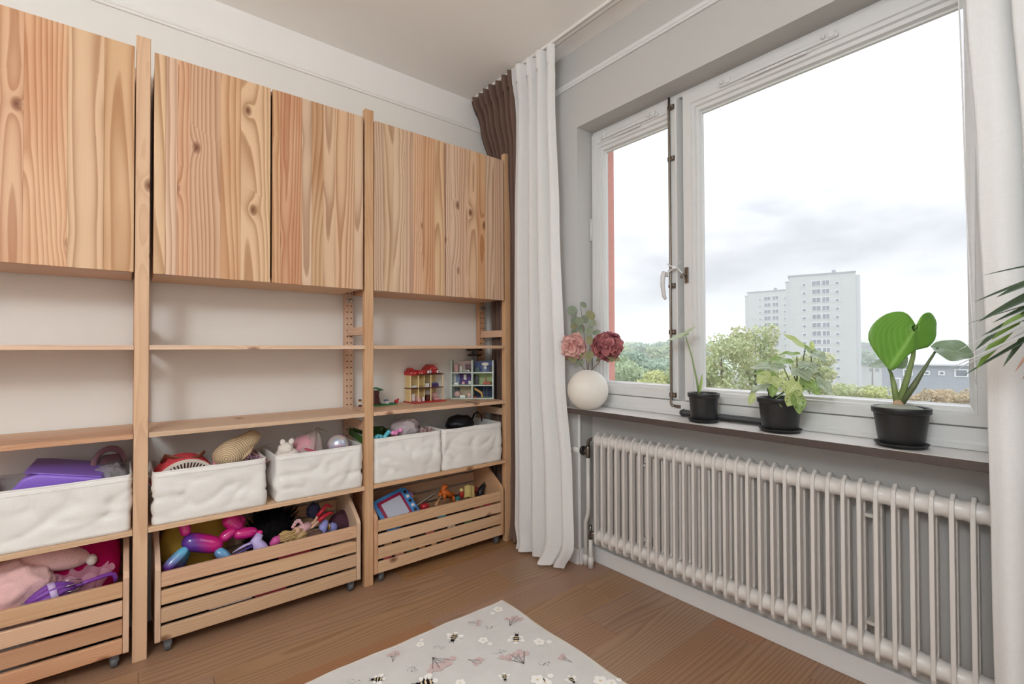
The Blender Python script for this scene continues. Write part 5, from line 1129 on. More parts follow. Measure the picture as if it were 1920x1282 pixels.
# lilac winged pony
po = root('toy_pony', (.262, -1.462, .165), 'pale lilac plastic toy creature with a bent wing at the crate front', 'toy pony'); lil = plastic('lilac_plastic', (186, 172, 222), rough=.35); vio = plastic('violet_dark', (74, 56, 128), rough=.3)
def PX(o, px, py, x): return Vector(rel(o, onX(px, py, x)))
MB().tube([PX(po, 497, 1045, .268), PX(po, 487, 1024, .262), PX(po, 480, 1012, .258), PX(po, 488, 1000, .255)], [.032, .026, .021, .014], 14).build('body', lil, po)
MB().tube([PX(po, 474, 1016, .26), PX(po, 455, 1024, .265), PX(po, 436, 1036, .27)], [.011, .008, .003], 8, flat=.5).build('wing', lil, po); MB().tube([PX(po, 478, 1020, .262), PX(po, 455, 1032, .267), PX(po, 434, 1042, .27)], [.009, .007, .003], 8, flat=.6).build('lower_wing', vio, po)
MB().ball(PX(po, 487, 998, .255), (.012, .012, .010), 10, 7).build('muzzle', mag, po)
thing('tinsel', MB().tube([onX(441, 1050, .272), onX(450, 1043, .272), onX(458, 1038, .27)], [.004, .006, .002], 6, flat=.3).tube([onX(444, 1044, .275), onX(452, 1049, .272), onX(462, 1046, .27)], [.002, .006, .004], 6, flat=.3), mat('silver_foil', (214, 214, 222), .25, metal=.8), 'crinkled silver foil strips beside the lilac toy creature', 'foil')
# dolls
skin = plastic('doll_skin', (214, 172, 146), rough=.5); blond = mat('doll_hair', (196, 164, 112), .5, .5, var=.35, vscale=60, bump=.8, bscale=160); gar = mat('pink_garland', (220, 176, 180), .85, var=.15, vscale=60)
dl = root('doll', (.22, -1.25, .20), 'blonde doll lying head down with legs and red boots in the air', 'doll')
MB().tube([PX(dl, 550, 1000, .235), PX(dl, 566, 992, .225), PX(dl, 580, 984, .215)], [.016, .022, .018], 12).build('torso', gar, dl)
for k, (p, q, r_) in enumerate((((571, 992), (585, 988), (598, 976)), ((578, 986), (590, 978), (595, 968)))):
    x = .225-.02*k; MB().tube([PX(dl, *p, x), PX(dl, *q, x), PX(dl, *r_, x)], [.0085, .0078, .0062], 10).build('leg', skin, dl)
bt = plastic('boot_red', (178, 26, 48), rough=.3)
MB().tube([PX(dl, 597, 977, .225), PX(dl, 606, 969, .222), PX(dl, 616, 962, .22), PX(dl, 624, 961, .222)], [.0095, .0095, .0075, .004], 10).build('boot', bt, dl); MB().tube([PX(dl, 595, 968, .205), PX(dl, 605, 956, .20), PX(dl, 613, 946, .198), PX(dl, 622, 950, .20)], [.0095, .0095, .0075, .004], 10).build('boot', bt, dl)
MB().ball(PX(dl, 556, 996, .24), (.017, .017, .020), 14, 10).build('head', skin, dl)
lumpy(PX(dl, 560, 1004, .235), (.022, .036, .024), 3, .3, 2.6, 22, 14).build('hair', blond, dl)
hm_ = MB(); rs = random.Random(6)
for k in range(46):
    p0 = PX(dl, 565+rs.uniform(-6, 4), 996+rs.uniform(-5, 8), .245); p2 = PX(dl, 525+rs.uniform(-8, 12), 1012+rs.uniform(-8, 8), .255); p1 = p0.lerp(p2, .5)+Vector((rs.uniform(0, .012), 0, rs.uniform(-.008, .012))); hm_.tube([p0, p1, p2], [.0022, .0022, .0012], 4)
tag(hm_.build('long_hair', blond, dl), kind='stuff')
m = MB(); rs = random.Random(9)
for k in range(22):
    t_ = k/21; px = 549+26*t_; py = 988-13*math.sin(math.pi*min(1, t_*1.2))+3*t_; m.ball(PX(dl, px, py+rs.uniform(-2, 2), .232), (.007, .007, .006), 7, 5)
tag(m.build('flower_wreath', gar, dl), kind='stuff')
d2 = root('doll', (.23, -1.36, .2), 'doll with bright pink bodice lying across the crate front', 'doll')
MB().tube([PX(d2, 507, 1022, .25), PX(d2, 516, 1014, .245), PX(d2, 526, 1008, .24)], [.010, .019, .014], 12).build('bodice', plastic('hot_pink', (206, 84, 156), rough=.5), d2); MB().tube([PX(d2, 521, 1022, .262), PX(d2, 510, 1025, .266), PX(d2, 501, 1028, .27)], [.006, .005, .0045], 8).build('arm', skin, d2); MB().ball(PX(d2, 533, 1008, .235), (.015, .015, .017), 12, 9).build('head', skin, d2)
lumpy(PX(d2, 534, 1004, .230), (.020, .028, .020), 6, .25).build('hair', blond, d2)
d3 = root('toy_figure', (.18, -1.165, .2), 'pale blue-violet toy figure at the right end of the middle crate', 'doll'); per_ = plastic('periwinkle', (138, 142, 206), rough=.35)
MB().tube([PX(d3, 604, 1000, .24), PX(d3, 606, 988, .23), PX(d3, 612, 976, .22)], [.016, .020, .012], 12).build('body', per_, d3); MB().tube([PX(d3, 604, 990, .235), PX(d3, 606, 1003, .25), PX(d3, 612, 1004, .255)], [.008, .006, .005], 8).build('arm', per_, d3); lumpy(PX(d3, 622, 990, .21), (.020, .026, .026), 3, .1).build('skirt', per_, d3); MB().ball(PX(d3, 617, 988, .228), (.010, .006, .018), 10, 8).build('belt', mat('toy_gold', (176, 140, 84), .3, metal=.6), d3)
thing('dark_toy', lumpy(onX(640, 978, .16), (.05, .055, .05), 9, .25), mat('plum_cloth', (76, 40, 56), .85, var=.3, vscale=40), 'dark plum soft toy in the right back corner of the middle crate', 'soft toy')
thing('blue_toy', lumpy(onX(588, 957, .12), (.025, .03, .035), 12, .3), mat('navy_cloth', (58, 60, 92), .8, var=.3, vscale=40), 'small navy soft toy at the back behind the red boots', 'soft toy')
thing('brown_toy', lumpy(onX(592, 1003, .25), (.02, .028, .022), 13, .25), mat('brown_hair', (96, 70, 58), .8, var=.3, vscale=60), 'small brown-haired toy head at the front right of the middle crate', 'soft toy')
thing('white_card', MB().box(.287, -1.68, .1025, .297, -1.53, .128), plastic('card_white', (236, 232, 226), rough=.6), 'white card showing between the lower slats of the middle crate', 'card', bevel=.001)
thing('red_strip', MB().box(.287, -1.52, .095, .297, -1.40, .128), plastic('dark_red', (150, 30, 56), rough=.6), 'dark red piece showing between the lower slats of the middle crate', 'toy', bevel=.001)
thing('red_strip', MB().box(.287, -1.43, .222, .297, -1.30, .250), plastic('dark_red', (150, 30, 56), rough=.6), 'dark red piece showing between the upper slats of the middle crate', 'toy', bevel=.001)
# crate 3
bundle(-.995, -.265, .06, .255, FZ, .185, mat('brown_dark_cloth', (52, 42, 38), .95, .1, var=.3, vscale=20), 'dark brown cloth along the bottom of the crate with the drawing board', 51)
bdn = onX(745, 953, .235); mb_ = root('drawing_board', (.235, bdn.y, bdn.z), 'blue and crimson magnetic drawing board leaning in the right crate', 'drawing board')
ex = Vector(onX(765, 938, .215)-onX(728, 958, .245)).normalized(); up_ = Vector((-.62, .12, .77)).normalized(); nn = ex.cross(up_).normalized(); up_ = nn.cross(ex); MM = Matrix((ex, up_, nn)).transposed().to_4x4()
if nn.x < 0: MM = Matrix((ex, up_, -nn)).transposed().to_4x4()
mb_.matrix_world = Matrix.Translation(mb_.location) @ MM
def rrect(w, h, r_, n=6):
    out = []
    for cx, cy, a0 in ((w-r_, h-r_, 0), (-w+r_, h-r_, 90), (-w+r_, -h+r_, 180), (w-r_, -h+r_, 270)):
        for k in range(n+1): a = R(a0+90*k/n); out.append((cx+r_*math.cos(a), cy+r_*math.sin(a)))
    return out
MB().prism(rrect(.108, .088, .03), 'z', -.012, .0).build('body', plastic('board_blue', (70, 140, 206)), mb_, bevel=.003, seg=2)
MB().prism([(x-.012, y+.004) for x, y in rrect(.076, .066, .010)], 'z', .0002, .004).build('inner_frame', plastic('board_crimson', (150, 26, 70)), mb_, bevel=.001)
MB().prism([(x-.012, y+.004) for x, y in rrect(.060, .050, .006)], 'z', .0042, .006).build('screen', plastic('board_grey', (186, 190, 206), rough=.35), mb_)
for k in range(5): MB().box(.078, -.055+k*.026, .0005, .096, -.040+k*.026, .004).build('stamp', plastic('brick_white' if k % 2 else 'toy_dark', (230, 230, 230)), mb_, bevel=.001)
MB().prism(rrect(.050, .006, .005), 'z', .0005, .006, M=Matrix.Translation((-.01, -.074, 0))).build('slider', plastic('board_crimson', (150, 26, 70)), mb_)
# stacking rings, axis along the crate
sr = root('stacking_rings', tuple(onX(762, 932, .12)), 'stacking toy with an orange and a mauve ring on a yellow peg', 'toy', rot=(R(-100), 0, R(12)))
def tor(R0, r0): return [(R0+r0*math.cos(a), r0*math.sin(a)) for a in [2*math.pi*k/12 for k in range(13)]]
MB().lathe([(a, b-.012) for a, b in tor(.022, .014)], 24, ends=False).build('ring', plastic('ring_orange', (204, 124, 64)), sr); MB().lathe([(a, b+.016) for a, b in tor(.022, .013)], 24, ends=False).build('ring', plastic('ring_mauve', (190, 134, 180)), sr); MB().lathe([(.010, -.03), (.010, .032), (.013, .034), (.012, .052), (.010, .054)], 14).build('peg', plastic('peg_yellow', (206, 176, 90)), sr)
ct = root('caterpillar', tuple(onX(725, 938, .13)), 'green wooden bead caterpillar behind the drawing board', 'toy')
for k in range(5): q = PX(ct, 714+k*9.5, 947-k*4.4, .135); MB().ball(q, .0155, 14, 9).build('segment', plastic('bead_sage' if k % 2 else 'bead_green', (128, 136, 96) if k % 2 else (74, 98, 66)), ct)
# perforated white strip
sp_ = root('perforated_strip', tuple(onX(795, 940, .18)), 'white perforated toy strip slanting across the right crate', 'toy strip'); p0, p1 = PX(sp_, 776, 952, .215), PX(sp_, 816, 926, .13); ax = (p1-p0); L_ = ax.length; ax.normalize(); sd = Vector((.6, .2, .75)); sd = (sd-ax*sd.dot(ax)).normalized(); nz_ = ax.cross(sd)
MS = Matrix((ax, sd, nz_)).transposed().to_4x4(); MS.translation = p0
MB().box(0, -.014, -.0015, L_, .014, .0015, M=MS).build('strip', plastic('strip_white', (226, 222, 216)), sp_, bevel=.001)
hh = MB()
for k in range(13):
    for s_ in (-.007, .0, .007): hh.box(.006+k*(L_-.012)/13, s_-.0018, -.0019, .006+k*(L_-.012)/13+.005, s_+.0018, .0019, M=MS)
tag(hh.build('slots', darkM, sp_), kind='stuff')
thing('red_block', MB().ball(tuple(onX(796, 949, .22)), (.022, .026, .018), 8, 6), plastic('matte_red', (176, 34, 44)), 'dull red block between the white strip and the orange animal', 'toy block')
wd = MB(); a, b = onX(826, 930, .22), onX(816, 948, .25); wd.tube([a, a.lerp(b, .5), b], [.008, .007, .012], 8, flat=.6); thing('wooden_spoon', wd, mat('beech', (176, 128, 88), .6, var=.1, vscale=40), 'short wooden stick in front of the orange animal', 'toy')
og = root('toy_animal', tuple(onX(838, 928, .19)), 'orange plastic toy animal standing on the heap in the right crate', 'toy animal'); orm = plastic('toy_orange', (206, 104, 34), rough=.45)
def OX(px, py, x): return PX(og, px, py, x)
MB().tube([OX(828, 921, .20), OX(838, 925, .19), OX(848, 930, .18)], [.016, .019, .016], 12).build('body', orm, og); MB().tube([OX(829, 921, .20), OX(832, 914, .198), OX(838, 911, .198)], [.013, .014, .010], 12).build('head', orm, og)
for q in (((826, 923, .205), (824, 931, .21)), ((834, 926, .215), (833, 936, .22)), ((849, 930, .19), (852, 940, .195)), ((846, 926, .165), (850, 936, .165))): MB().tube([OX(*q[0]), OX(*q[1])], [.009, .008], 10).build('leg', orm, og)
MB().tube([OX(848, 926, .18), OX(852, 922, .178)], [.006, .004], 8).build('tail', orm, og)
for px, py, x in ((831, 910, .19), (835, 909, .185)): MB().ball(OX(px, py, x), (.006, .005, .007), 8, 6).build('ear', orm, og)
pp_ = root('peg_figure', tuple(onX(866, 925, .19)), 'peg figure with cream hat and red body beside the orange animal', 'toy figure')
MB().lathe([(.012, -.022), (.014, -.018), (.012, .008), (.008, .012)], 14, M=rotm(0, 18, 0), c=(0, 0, 0)).build('body', plastic('peg_red', (178, 50, 40)), pp_); MB().ball((.004, -.006, .022), .012, 12, 8).build('head', plastic('peg_cream', (226, 200, 128)), pp_)
p2_ = root('peg_figure', tuple(onX(858, 934, .20)), 'teal peg figure lying in front of the red-bodied one', 'toy figure'); MB().ball((0, 0, 0), (.014, .018, .013), 14, 9).build('body', plastic('peg_teal', (48, 106, 110)), p2_); MB().ball((.008, -.006, -.016), .010, 12, 8).build('head', plastic('peg_mint', (150, 190, 160)), p2_)
yb = root('yellow_block', tuple(onX(880, 922, .19)), 'pale yellow toy brick tilted on end near the curtain', 'toy block', rot=(R(-24), R(-20), R(20))); MB().box(-.018, -.026, -.034, .018, .026, .034).build('block', plastic('block_yellow', (226, 206, 136)), yb, bevel=.003, seg=2); MB().box(.0182, -.002, -.030, .0192, .000, .026).build('groove', darkM, yb)
thing('red_disc', MB().ball(tuple(onX(891, 918, .15)), (.018, .022, .020), 12, 8), plastic('rust_red', (140, 52, 40)), 'rust red toy piece behind the pale yellow brick', 'toy')
bf = root('black_animal', tuple(onX(903, 920, .16)), 'black plastic toy animal rearing up in the curtain end of the right crate', 'toy animal')
MB().tube([PX(bf, 899, 934, .17), PX(bf, 901, 920, .16), PX(bf, 906, 911, .155), PX(bf, 912, 906, .15)], [.02, .022, .014, .009], 12).build('body', blackM, bf); MB().ball(PX(bf, 911, 906, .15), (.010, .011, .008), 10, 7).build('head', blackM, bf)
for px, py in ((908, 903), (913, 902)): MB().tube([PX(bf, px, py+2, .15), PX(bf, px, py-2, .148)], [.004, .001], 6).build('ear', blackM, bf)
rs = random.Random(12); cols = [(206, 70, 96), (62, 128, 72), (222, 196, 150), (226, 176, 170), (96, 170, 190), (214, 120, 110), (70, 90, 60), (150, 60, 60), (232, 226, 214), (190, 150, 110)]
names_ = ['pink-red', 'green', 'cream', 'pale pink', 'turquoise', 'coral', 'olive', 'brick red', 'white', 'tan']
k = 0
for zz, ys in ((.0945, [-.96, -.90, -.84, -.77, -.70, -.62]), (.160, [-.955, -.87, -.73, -.60, -.49]), (.2255, [-.66, -.43, -.36])):
    for y in ys:
        w_ = rs.uniform(.03, .055); ci = (k*3+(1 if k > 5 else 0)) % 10
        thing('toy_brick', MB().box(.284, y, zz-.0, .2975, y+w_, zz+.032), plastic('brick_mix_%d' % ci, cols[ci], rough=.4), '%s toy brick showing between %s slats of the right crate' % (names_[ci], {.0945: 'the lowest', .160: 'the middle', .2255: 'the top'}[zz]), 'toy brick', 'toy bricks behind the slats of the right crate', bevel=.002); k += 1
# ================================================================ the view outside, seen from the fifth floor
def at(px, py, dep): return _C+_ray(px, py)*dep
GZ = -14.0
struct('ground', MB().grid(lambda u, v: (-900+1800*u, 3+1500*v, GZ+(-2.5+10*nz(u*9, v*7, 1)*min(1, v*3) if v > .02 else -1.0)), 60, 50), mat('meadow', (128, 130, 116), 1, .1, var=.3, vscale=.05))
def folM(name, c1, c2, c3):
    if name in _mats: return _mats[name]
    g = G(name); t = g.n('ShaderNodeTexCoord').outputs['Object']; n1 = g.noise(t, .9, 3).outputs[0]; n2 = g.noise(t, 7.0, 2).outputs[0]
    col = g.mix(g.math('MULTIPLY_ADD', n1, 2.6, -.8, True), lin(c1), lin(c2)); col = g.mix(g.math('MULTIPLY_ADD', n2, 2.4, -.95, True), col, lin(c3))
    g.set(g.b.inputs['Base Color'], col); g.b.inputs['Roughness'].default_value = .7; g.b.inputs['Specular IOR Level'].default_value = .25
    tr = g.n('ShaderNodeBsdfTranslucent'); g.set(tr.inputs[0], col); ms = g.n('ShaderNodeMixShader', {0: .3, 1: g.b.outputs[0], 2: tr.outputs[0]}); g.L.new(ms.outputs[0], g.out.inputs[0]); return g.m
def leafcloud(clumps, n, size, seed):
    r = np.random.default_rng(seed); V = []; tot = sum(c[1][0]*c[1][1]+c[1][2]*c[1][0] for c in clumps)
    for c, rad in clumps:
        k = max(8, int(n*(rad[0]*rad[1]+rad[2]*rad[0])/tot)); d = r.normal(size=(k, 3)); d /= np.linalg.norm(d, axis=1)[:, None]
        rr = r.uniform(.55, 1.05, size=(k, 1)); P = np.array(c)+d*np.array(rad)*rr
        a = r.normal(size=(k, 3)); a /= np.linalg.norm(a, axis=1)[:, None]; b = np.cross(a, d+.4*r.normal(size=(k, 3))); b /= np.linalg.norm(b, axis=1)[:, None]+1e-9
        s = size*r.uniform(.6, 1.3, size=(k, 1)); V.append(np.stack([P-a*s, P-b*s*.5, P+a*s, P+b*s*.5], 1).reshape(-1, 3))
    return np.concatenate(V)
def tree(name, px, py, dep, w, h, mt, label, n=2600, leaf=.16, seed=0, nc=9, group='trees and bushes outside the window', cat='tree'):
    """px,py: crown centre in the photo; w,h: crown size in metres"""
    c = at(px, py, dep); gz = GZ-1.0 if dep < 60 else GZ; e = empty(name, (c.x, c.y, gz), 0, label, cat, group); rs = random.Random(seed)
    cl = [((0, 0, c.z-gz), (w*.32, w*.32, h*.36))]
    for k in range(nc):
        a = 2*math.pi*k/nc*1.9+rs.uniform(-.4, .4); z = rs.uniform(-.42, .34); q = math.cos(z*2.2)*.36*w
        cl.append(((q*math.cos(a), q*math.sin(a), c.z-gz+z*h), (w*rs.uniform(.15, .23), w*rs.uniform(.15, .23), h*rs.uniform(.12, .2))))
    V = leafcloud(cl, n, leaf, seed); m = MB(); m.v = V.tolist(); nq = len(V)//4; m.f = [(4*i, 4*i+1, 4*i+2, 4*i+3) for i in range(nq)]; m.sm = [False]*nq; m.mi = [0]*nq
    tag(m.build('crown', mt, e), kind='stuff')
    t = MB(); t.tube([(0, 0, 0), (.1, 0, (c.z-gz)*.6), (0, .1, c.z-gz+h*.1)], [.035*h+.05, .03*h+.03, .02], 8)
    for k in range(5):
        a = k*1.3; t.tube([(0, 0, (c.z-gz)*(.7+.05*k)), (w*.3*math.cos(a), w*.3*math.sin(a), c.z-gz+h*.12*(k-2))], [.02*h, .01], 6)
    t.build('trunk', mat('bark', (112, 100, 88), .9, var=.2, vscale=3), e); return e
fA = folM('foliage_maple', (150, 172, 118), (196, 198, 150), (214, 206, 176)); fB = folM('foliage_green', (146, 168, 132), (180, 194, 154), (200, 206, 174)); fC = folM('foliage_yellow', (188, 194, 128), (214, 210, 160), (170, 184, 120)); fD = folM('foliage_rust', (190, 172, 140), (206, 178, 152), (176, 176, 140)); fE = folM('foliage_blue_green', (140, 162, 144), (162, 182, 158), (184, 198, 176))
tree('maple_tree', 1352, 690, 24, 3.6, 3.9, fA, 'pale leafy tree outside between the single-leaf plant and the bushy plant', 3800, .11, 1, 13)
tree('maple_tree', 1415, 668, 27, 2.9, 4.0, fA, 'pale tree with reddish top outside, reaching up in front of the lower tower', 3000, .11, 2, 10)
tree('maple_tree', 1300, 705, 34, 3.4, 3.6, fB, 'green tree seen outside in the gap beside the single-leaf plant', 2200, .13, 3)
tree('birch_tree', 1528, 702, 30, 2.8, 3.4, fA, 'pale tree outside at the foot of the tall tower, right of the bushy plant', 2600, .12, 4, 10)
tree('birch_tree', 1470, 728, 26, 2.6, 2.4, fC, 'yellowish low tree outside behind the bushy plant', 1600, .12, 5)
tree('round_bush', 1600, 738, 34, 3.6, 1.9, fA, 'pale bush outside just left of the big heart leaf', 1900, .12, 6, cat='bush'); tree('round_bush', 1662, 742, 32, 2.6, 1.7, fC, 'yellow-green bush outside below the big heart leaf', 1400, .12, 7, cat='bush')
tree('rusty_bush', 1738, 756, 30, 2.6, 1.8, fD, 'rusty beige bush outside in front of the dark grey house', 2200, .10, 8, 10, cat='bush'); tree('rusty_bush', 1800, 752, 31, 2.8, 1.8, fD, 'beige and green bush outside at the right edge of the window', 2200, .10, 9, 10, cat='bush')
tree('round_bush', 1770, 778, 26, 3.4, 1.2, fE, 'low green bush outside in front of the beige ones', 1500, .10, 19, cat='bush')
tree('garden_tree', 1172, 702, 46, 5.0, 3.6, fB, 'green tree outside the narrow window, nearest the red wall edge', 2000, .2, 10); tree('garden_tree', 1206, 690, 62, 6.2, 4.4, fE, 'dark green tree in the middle of the narrow window view', 2000, .26, 11)
tree('garden_tree', 1236, 712, 40, 3.8, 2.2, fC, 'yellow-green bush at the bottom right of the narrow window view', 1700, .16, 12, cat='bush'); tree('garden_tree', 1158, 672, 100, 9, 6.5, fB, 'tall green tree far out beside the pale flat roofs', 1500, .45, 13)
tree('garden_tree', 1240, 690, 85, 8, 5.0, fE, 'blue-green tree below the pale flat-roofed building', 1500, .4, 14); tree('garden_tree', 1222, 655, 190, 17, 7, fE, 'far tree above the pale flat-roofed building', 1000, .9, 15)
tree('garden_tree', 1175, 655, 230, 22, 8, fB, 'far round tree left of the pale flat roofs', 1000, 1.0, 16); tree('garden_tree', 1246, 662, 150, 11, 6, fB, 'far tree at the sash edge beside the pale flat roof', 1000, .7, 17); tree('garden_tree', 1330, 655, 160, 15, 7, fE, 'far tree showing left of the lower tower', 900, .7, 18)
tree('garden_tree', 1635, 672, 170, 10, 6, fE, 'far tree between the tall tower and the grey house', 900, .6, 20)
# wooded ridges far away
def ridge(name, dep, px0, px1, top, seed, mt, label, amp=3):
    m = MB(); n = 150; pts = []
    for i in range(n+1):
        px = px0+(px1-px0)*i/n; y = top(px)-amp*.35*abs(nz(px*.31, seed, 0))*2-amp*.6*abs(nz(px*.09, seed, 3)); pts.append(at(px, y, dep))
    fr = [Vector((p.x, p.y, p.z)) for p in pts]; back = _d.copy(); back.z = 0; back.normalize(); vs = []
    for r_, (dz, db) in enumerate(((None, 0), (0, 0), (.0, .30))):
        for i, p in enumerate(fr):
            px = px0+(px1-px0)*i/n
            if r_ == 0: vs.append((p.x-back.x*dep*.22, p.y-back.y*dep*.22, GZ-4))
            elif r_ == 1: vs.append(tuple(p))
            else: vs.append((p.x+back.x*dep*.3, p.y+back.y*dep*.3, GZ-4))
    # rows between valley and crest get humps so that the woods read as crowns
    rows = 14; V = []
    for j in range(rows+1):
        t = j/rows
        for i in range(n+1):
            a, b = Vector(vs[i]), Vector(vs[n+1+i]); q = a.lerp(b, t); q.z = a.z+(b.z-a.z)*(1-(1-t)**1.8); h = dep*.0045; q += Vector((0, 0, h*abs(nz(i*.55+seed, j*.9, 1))*(1 if j else 0)-(h*.2 if j < rows else 0))); V.append(q)
    for i in range(n+1): V.append(vs[2*(n+1)+i])
    m.add(V, [(j*(n+1)+i, j*(n+1)+i+1, (j+1)*(n+1)+i+1, (j+1)*(n+1)+i) for j in range(rows+1) for i in range(n)], True)
    o = m.build(name, mt); tag(o, kind='structure'); return o
def hillM(n, a, b):
    g = G(n); t = g.n('ShaderNodeTexCoord').outputs['Object']; n1 = g.noise(t, .09, 4, .65).outputs[0]; n2 = g.noise(t, .4, 2).outputs[0]
    g.set(g.b.inputs['Base Color'], g.mix(g.math('MULTIPLY_ADD', g.math('MULTIPLY', n1, n2), 5, -.7, True), lin(a), lin(b))); g.b.inputs['Roughness'].default_value = 1; g.b.inputs['Specular IOR Level'].default_value = 0; return g.m
ridge('hill_wood', 420, 1090, 1400, lambda p: 650, 1, hillM('near_wood', (142, 162, 136), (186, 198, 168)), '', 4)
ridge('hill_wood_far', 900, 1050, 1900, lambda p: 641-5*math.exp(-((p-1650)/60)**2), 5, hillM('far_wood', (140, 158, 146), (170, 184, 168)), '', 4)
ridge('hill_wood_right', 380, 1600, 1900, lambda p: 640-3*math.sin((p-1600)/60), 9, hillM('near_wood2', (138, 160, 130), (178, 194, 160)), '', 5)
# towers
conc = mat('pale_concrete', (190, 191, 188), .9, .2, var=.03, vscale=.3); conc2 = mat('pale_concrete_side', (200, 202, 204), .9, .2); roofd = mat('roof_edge_grey', (150, 150, 156), .8); wwh = mat('window_white', (236, 238, 238), .6); wgl = mat('window_dark_glass', (112, 120, 130), .2, .6); bal = mat('balcony_white', (226, 226, 226), .7)
def face_root(name, pl_, dl_, pr_, dr_, label, cat='building'):
    a = at(pl_, 653, dl_); b = at(pr_, 653, dr_); a.z = b.z = GZ; v = b-a; e = empty(name, tuple(a), math.atan2(v.y, v.x), label, cat); return e, v.length
def tower(name, pl_, dl_, pr_, dr_, top, deep, label, cols, ztop, floors, fh):
    e, wd = face_root(name, pl_, dl_, pr_, dr_, label); H = top-GZ
    MB().box(0, 0, 0, wd, deep, H).build('walls', conc, e)
    MB().box(-.4, -.15, H, wd+.1, deep+.2, H+.5).build('roof_edge', roofd, e); MB().box(wd*.66, 2, H+.5, wd*.72, 4, H+1.6).build('vent_house', roofd, e)
    for x in (wd*.02, wd*.40, wd*.60, wd*.80): MB().box(x, -.06, 0, x+.12, -.001, H).build('wall_joint', conc2, e)
    MB().box(wd+.001, 1.4, 0, wd+1.3, deep-1, H-.6).build('side_bay', conc2, e)
    for x, w_, h_, kind in cols:
        fr = MB().box(0, -.14, 0, w_, -.001, h_).build('window', wwh, e); fr.location = (x*wd, 0, ztop-GZ); k = .12; np_ = 2 if w_ > 1.5 else 1; ps = []
        for q in range(np_):
            x0 = k+(w_-k)/np_*q; ps.append(MB().box(x0, -.17, k, x0+(w_-k)/np_-k, -.1405, h_-k).build('pane', wgl, fr))
        for i in range(1, floors):
            f2 = fr.copy(); COL.objects.link(f2); f2.location = (x*wd, 0, ztop-GZ-i*fh)
            for p_ in ps: c_ = p_.copy(); COL.objects.link(c_); c_.parent = f2
            if kind and i % 4 == 1: pass
    for i in range(floors):
        s_ = MB().box(wd+1.301, 3.2, 0, wd+1.36, 5.0, 1.3).build('window', wgl, e); s_.location = (0, 0, ztop-GZ-i*fh)
    return e
k1 = 896.0
tower('tower_block', 1481, 164, 1606, 154, 1.1+24.2, 15, 'tall pale concrete tower block outside behind the two bigger plants', [(.205, 1.1, 1.0, 0), (.35, 2.6, 1.75, 1), (.505, 2.2, 1.75, 1), (.70, 1.2, 1.0, 0)], 1.1+20.6, 13, 2.80)
tower('tower_block', 1403, 204, 1474, 194, 1.1+23.2, 14, 'lower pale tower block joined to the left of the tall one', [(.30, 1.0, .9, 0), (.44, 2.6, 1.7, 1), (.66, 2.4, 1.7, 1), (.95, .9, .9, 0)], 1.1+19.6, 12, 2.74)
e, wd = face_root('stair_tower', 1473, 166, 1481, 164.5, 'narrow pale stair slab at the left edge of the tall tower', 'building'); MB().box(0, .3, 0, wd+.5, 14, 1.1+22.4-GZ).build('walls', conc, e); MB().box(-.1, .2, 1.1+22.4-GZ, wd+.5, 14, 1.1+22.8-GZ).build('roof_edge', roofd, e)
e, wd = face_root('stair_tower', 1397, 206, 1403, 204.5, 'narrow pale slab at the left edge of the lower tower', 'building'); MB().box(0, .3, 0, wd+.5, 14, 1.1+22.0-GZ).build('walls', conc, e); MB().box(-.1, .2, 1.1+22.0-GZ, wd+.5, 14, 1.1+22.3-GZ).build('roof_edge', roofd, e)
# dark grey house with a pale metal roof
hsd, wd = face_root('grey_house', 1680, 72, 1900, 66, 'dark grey house outside with white windows and a pale metal roof', 'house')
zt = 1.1-(684-653)/896*72-GZ; wallg = mat('slate_cladding', (160, 165, 173), .85, .2, var=.08, vscale=.8)
MB().box(0, 0, 0, wd, 10, zt).build('walls', wallg, hsd)
m = MB(); m.add([(-.4, -.5, zt), (wd+.4, -.5, zt), (wd+.4, 10.5, zt), (-.4, 10.5, zt), (wd*.30, 5, zt+2.6), (wd*.80, 5, zt+2.6), (-.4, -.5, zt-.2), (wd+.4, -.5, zt-.2), (wd+.4, 10.5, zt-.2), (-.4, 10.5, zt-.2)], [(0, 1, 5, 4), (1, 2, 5), (2, 3, 4, 5), (3, 0, 4), (0, 6, 7, 1), (1, 7, 8, 2), (2, 8, 9, 3), (3, 9, 6, 0), (9, 8, 7, 6)], False); m.build('roof', mat('pale_metal_roof', (206, 208, 214), .5, .4), hsd)
for k in range(1, 40):
    t_ = k/40; x0 = -.4+(wd+.8)*t_; x1 = wd*.30+wd*.5*t_
    if .0 < t_ < 1: MB().tube([(x0, -.5, zt+.03), (x1, 5, zt+2.62)], .035, 4).build('roof_seam', mat('pale_metal_roof', (206, 208, 214), .5, .4), hsd)
MB().box(wd*.42, 4.2, zt+2.3, wd*.50, 5.4, zt+3.0).build('roof_vent', wwh, hsd)
for px, w_, h_, z_ in ((1693, 1.15, 1.0, -1.75), (1733, .72, .62, -1.62), (1761, .72, .62, -1.62), (1791, 1.5, 1.1, -1.80), (1830, 1.2, 1.0, -1.75)):
    x = (px-1680)/220*wd*1.02; f2 = MB().box(0, -.12, 0, w_, -.001, h_).build('window', wwh, hsd); f2.location = (x, 0, zt+z_); MB().box(.16, -.15, .14, w_-.16, -.1205, h_-.14).build('pane', wgl, f2)
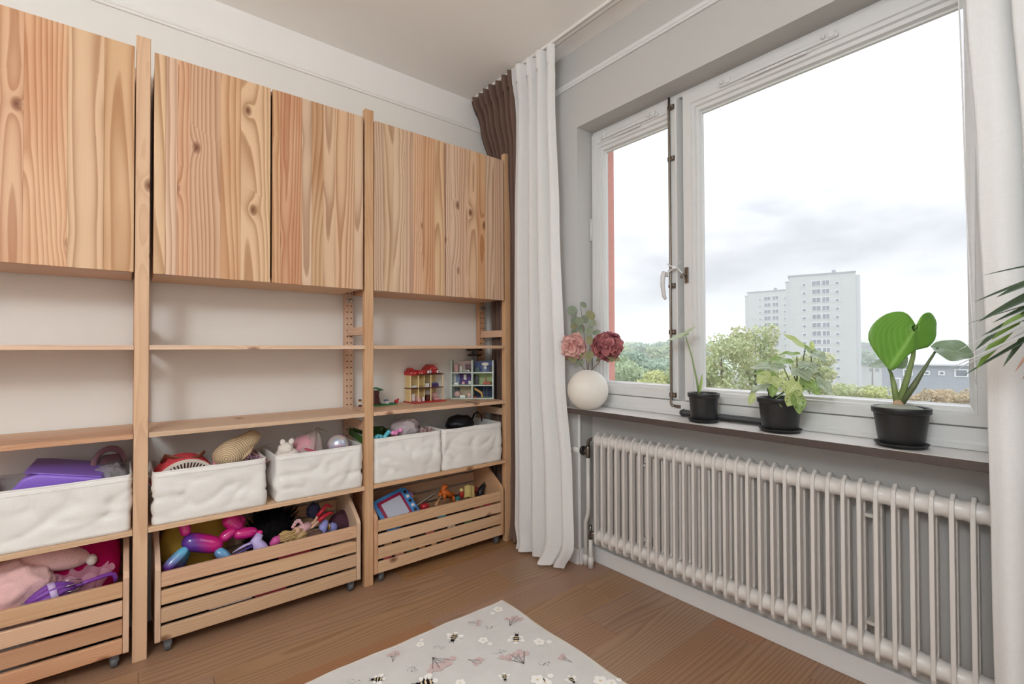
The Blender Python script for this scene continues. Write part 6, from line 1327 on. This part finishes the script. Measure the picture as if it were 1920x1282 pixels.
# low pale roofs, street lamp and the far chimney
for i, (pl_, dl_, pr_, dr_, y0, y1, lb) in enumerate(((1196, 240, 1262, 232, 663, 672, 'low pale flat-roofed building among the trees in the narrow window view'), (1166, 330, 1196, 322, 646, 653, 'pale roofed building far out above the trees in the narrow window view'), (1625, 190, 1700, 186, 680, 688, 'low pale building behind the bushes left of the grey house'))):
    e, wd = face_root('low_building', pl_, dl_, pr_, dr_, lb, 'building'); zt = 1.1-(y0-653)/896*dl_-GZ; zb = 1.1-(y1-653)/896*dl_-GZ; MB().box(0, 0, 0, wd, 12, zb).build('walls', conc, e); MB().box(-.5, -.6, zb, wd+.5, 12.5, zt).build('flat_roof', bal, e); MB().box(wd*.3, 3, zt, wd*.4, 5, zt+.9).build('roof_box', roofd, e)
    for q in range(6): w_ = MB().box(0, -.1, 0, wd*.09, -.001, 1.2).build('window', wgl, e); w_.location = (wd*(.06+.155*q), 0, zb-2.2)
c = at(1210, 640, 1400); ch_ = empty('chimney', (c.x, c.y, GZ), 0, 'tall thin chimney far away on the wooded skyline', 'chimney'); zt = c.z+34-GZ; MB().lathe([(5, 0), (4.0, zt*.6), (3.6, zt-4)], 14).build('shaft', mat('chimney_grey', (176, 182, 192), .9), ch_); MB().lathe([(4.0, zt-3.9), (4.0, zt)], 14).build('rim', mat('chimney_grey', (176, 182, 192), .9), ch_)
c = at(1688, 735, 60); sl_ = empty('street_lamp', (c.x, c.y, GZ-1), 0, 'thin pale street lamp outside in front of the grey house', 'street lamp'); zt = 1.1-(712-653)/896*60-GZ+1; MB().tube([(0, 0, 0), (0, 0, zt)], [.09, .06], 8).build('pole', bal, sl_); MB().box(-.55, -.1, zt-.02, .1, .1, zt+.10).build('lamp_head', bal, sl_)

# thin mist over the valley
g = G('valley_haze'); g.N.remove(g.b); v_ = g.n('ShaderNodeVolumeScatter', {'Density': .0016, 'Color': (.97, .98, 1, 1)}); g.L.new(v_.outputs[0], g.out.inputs['Volume'])
tag(MB().box(-1600, 8, -30, 1600, 1700, 45).build('haze', g.m), kind='stuff')
S.cycles.volume_bounces = 1
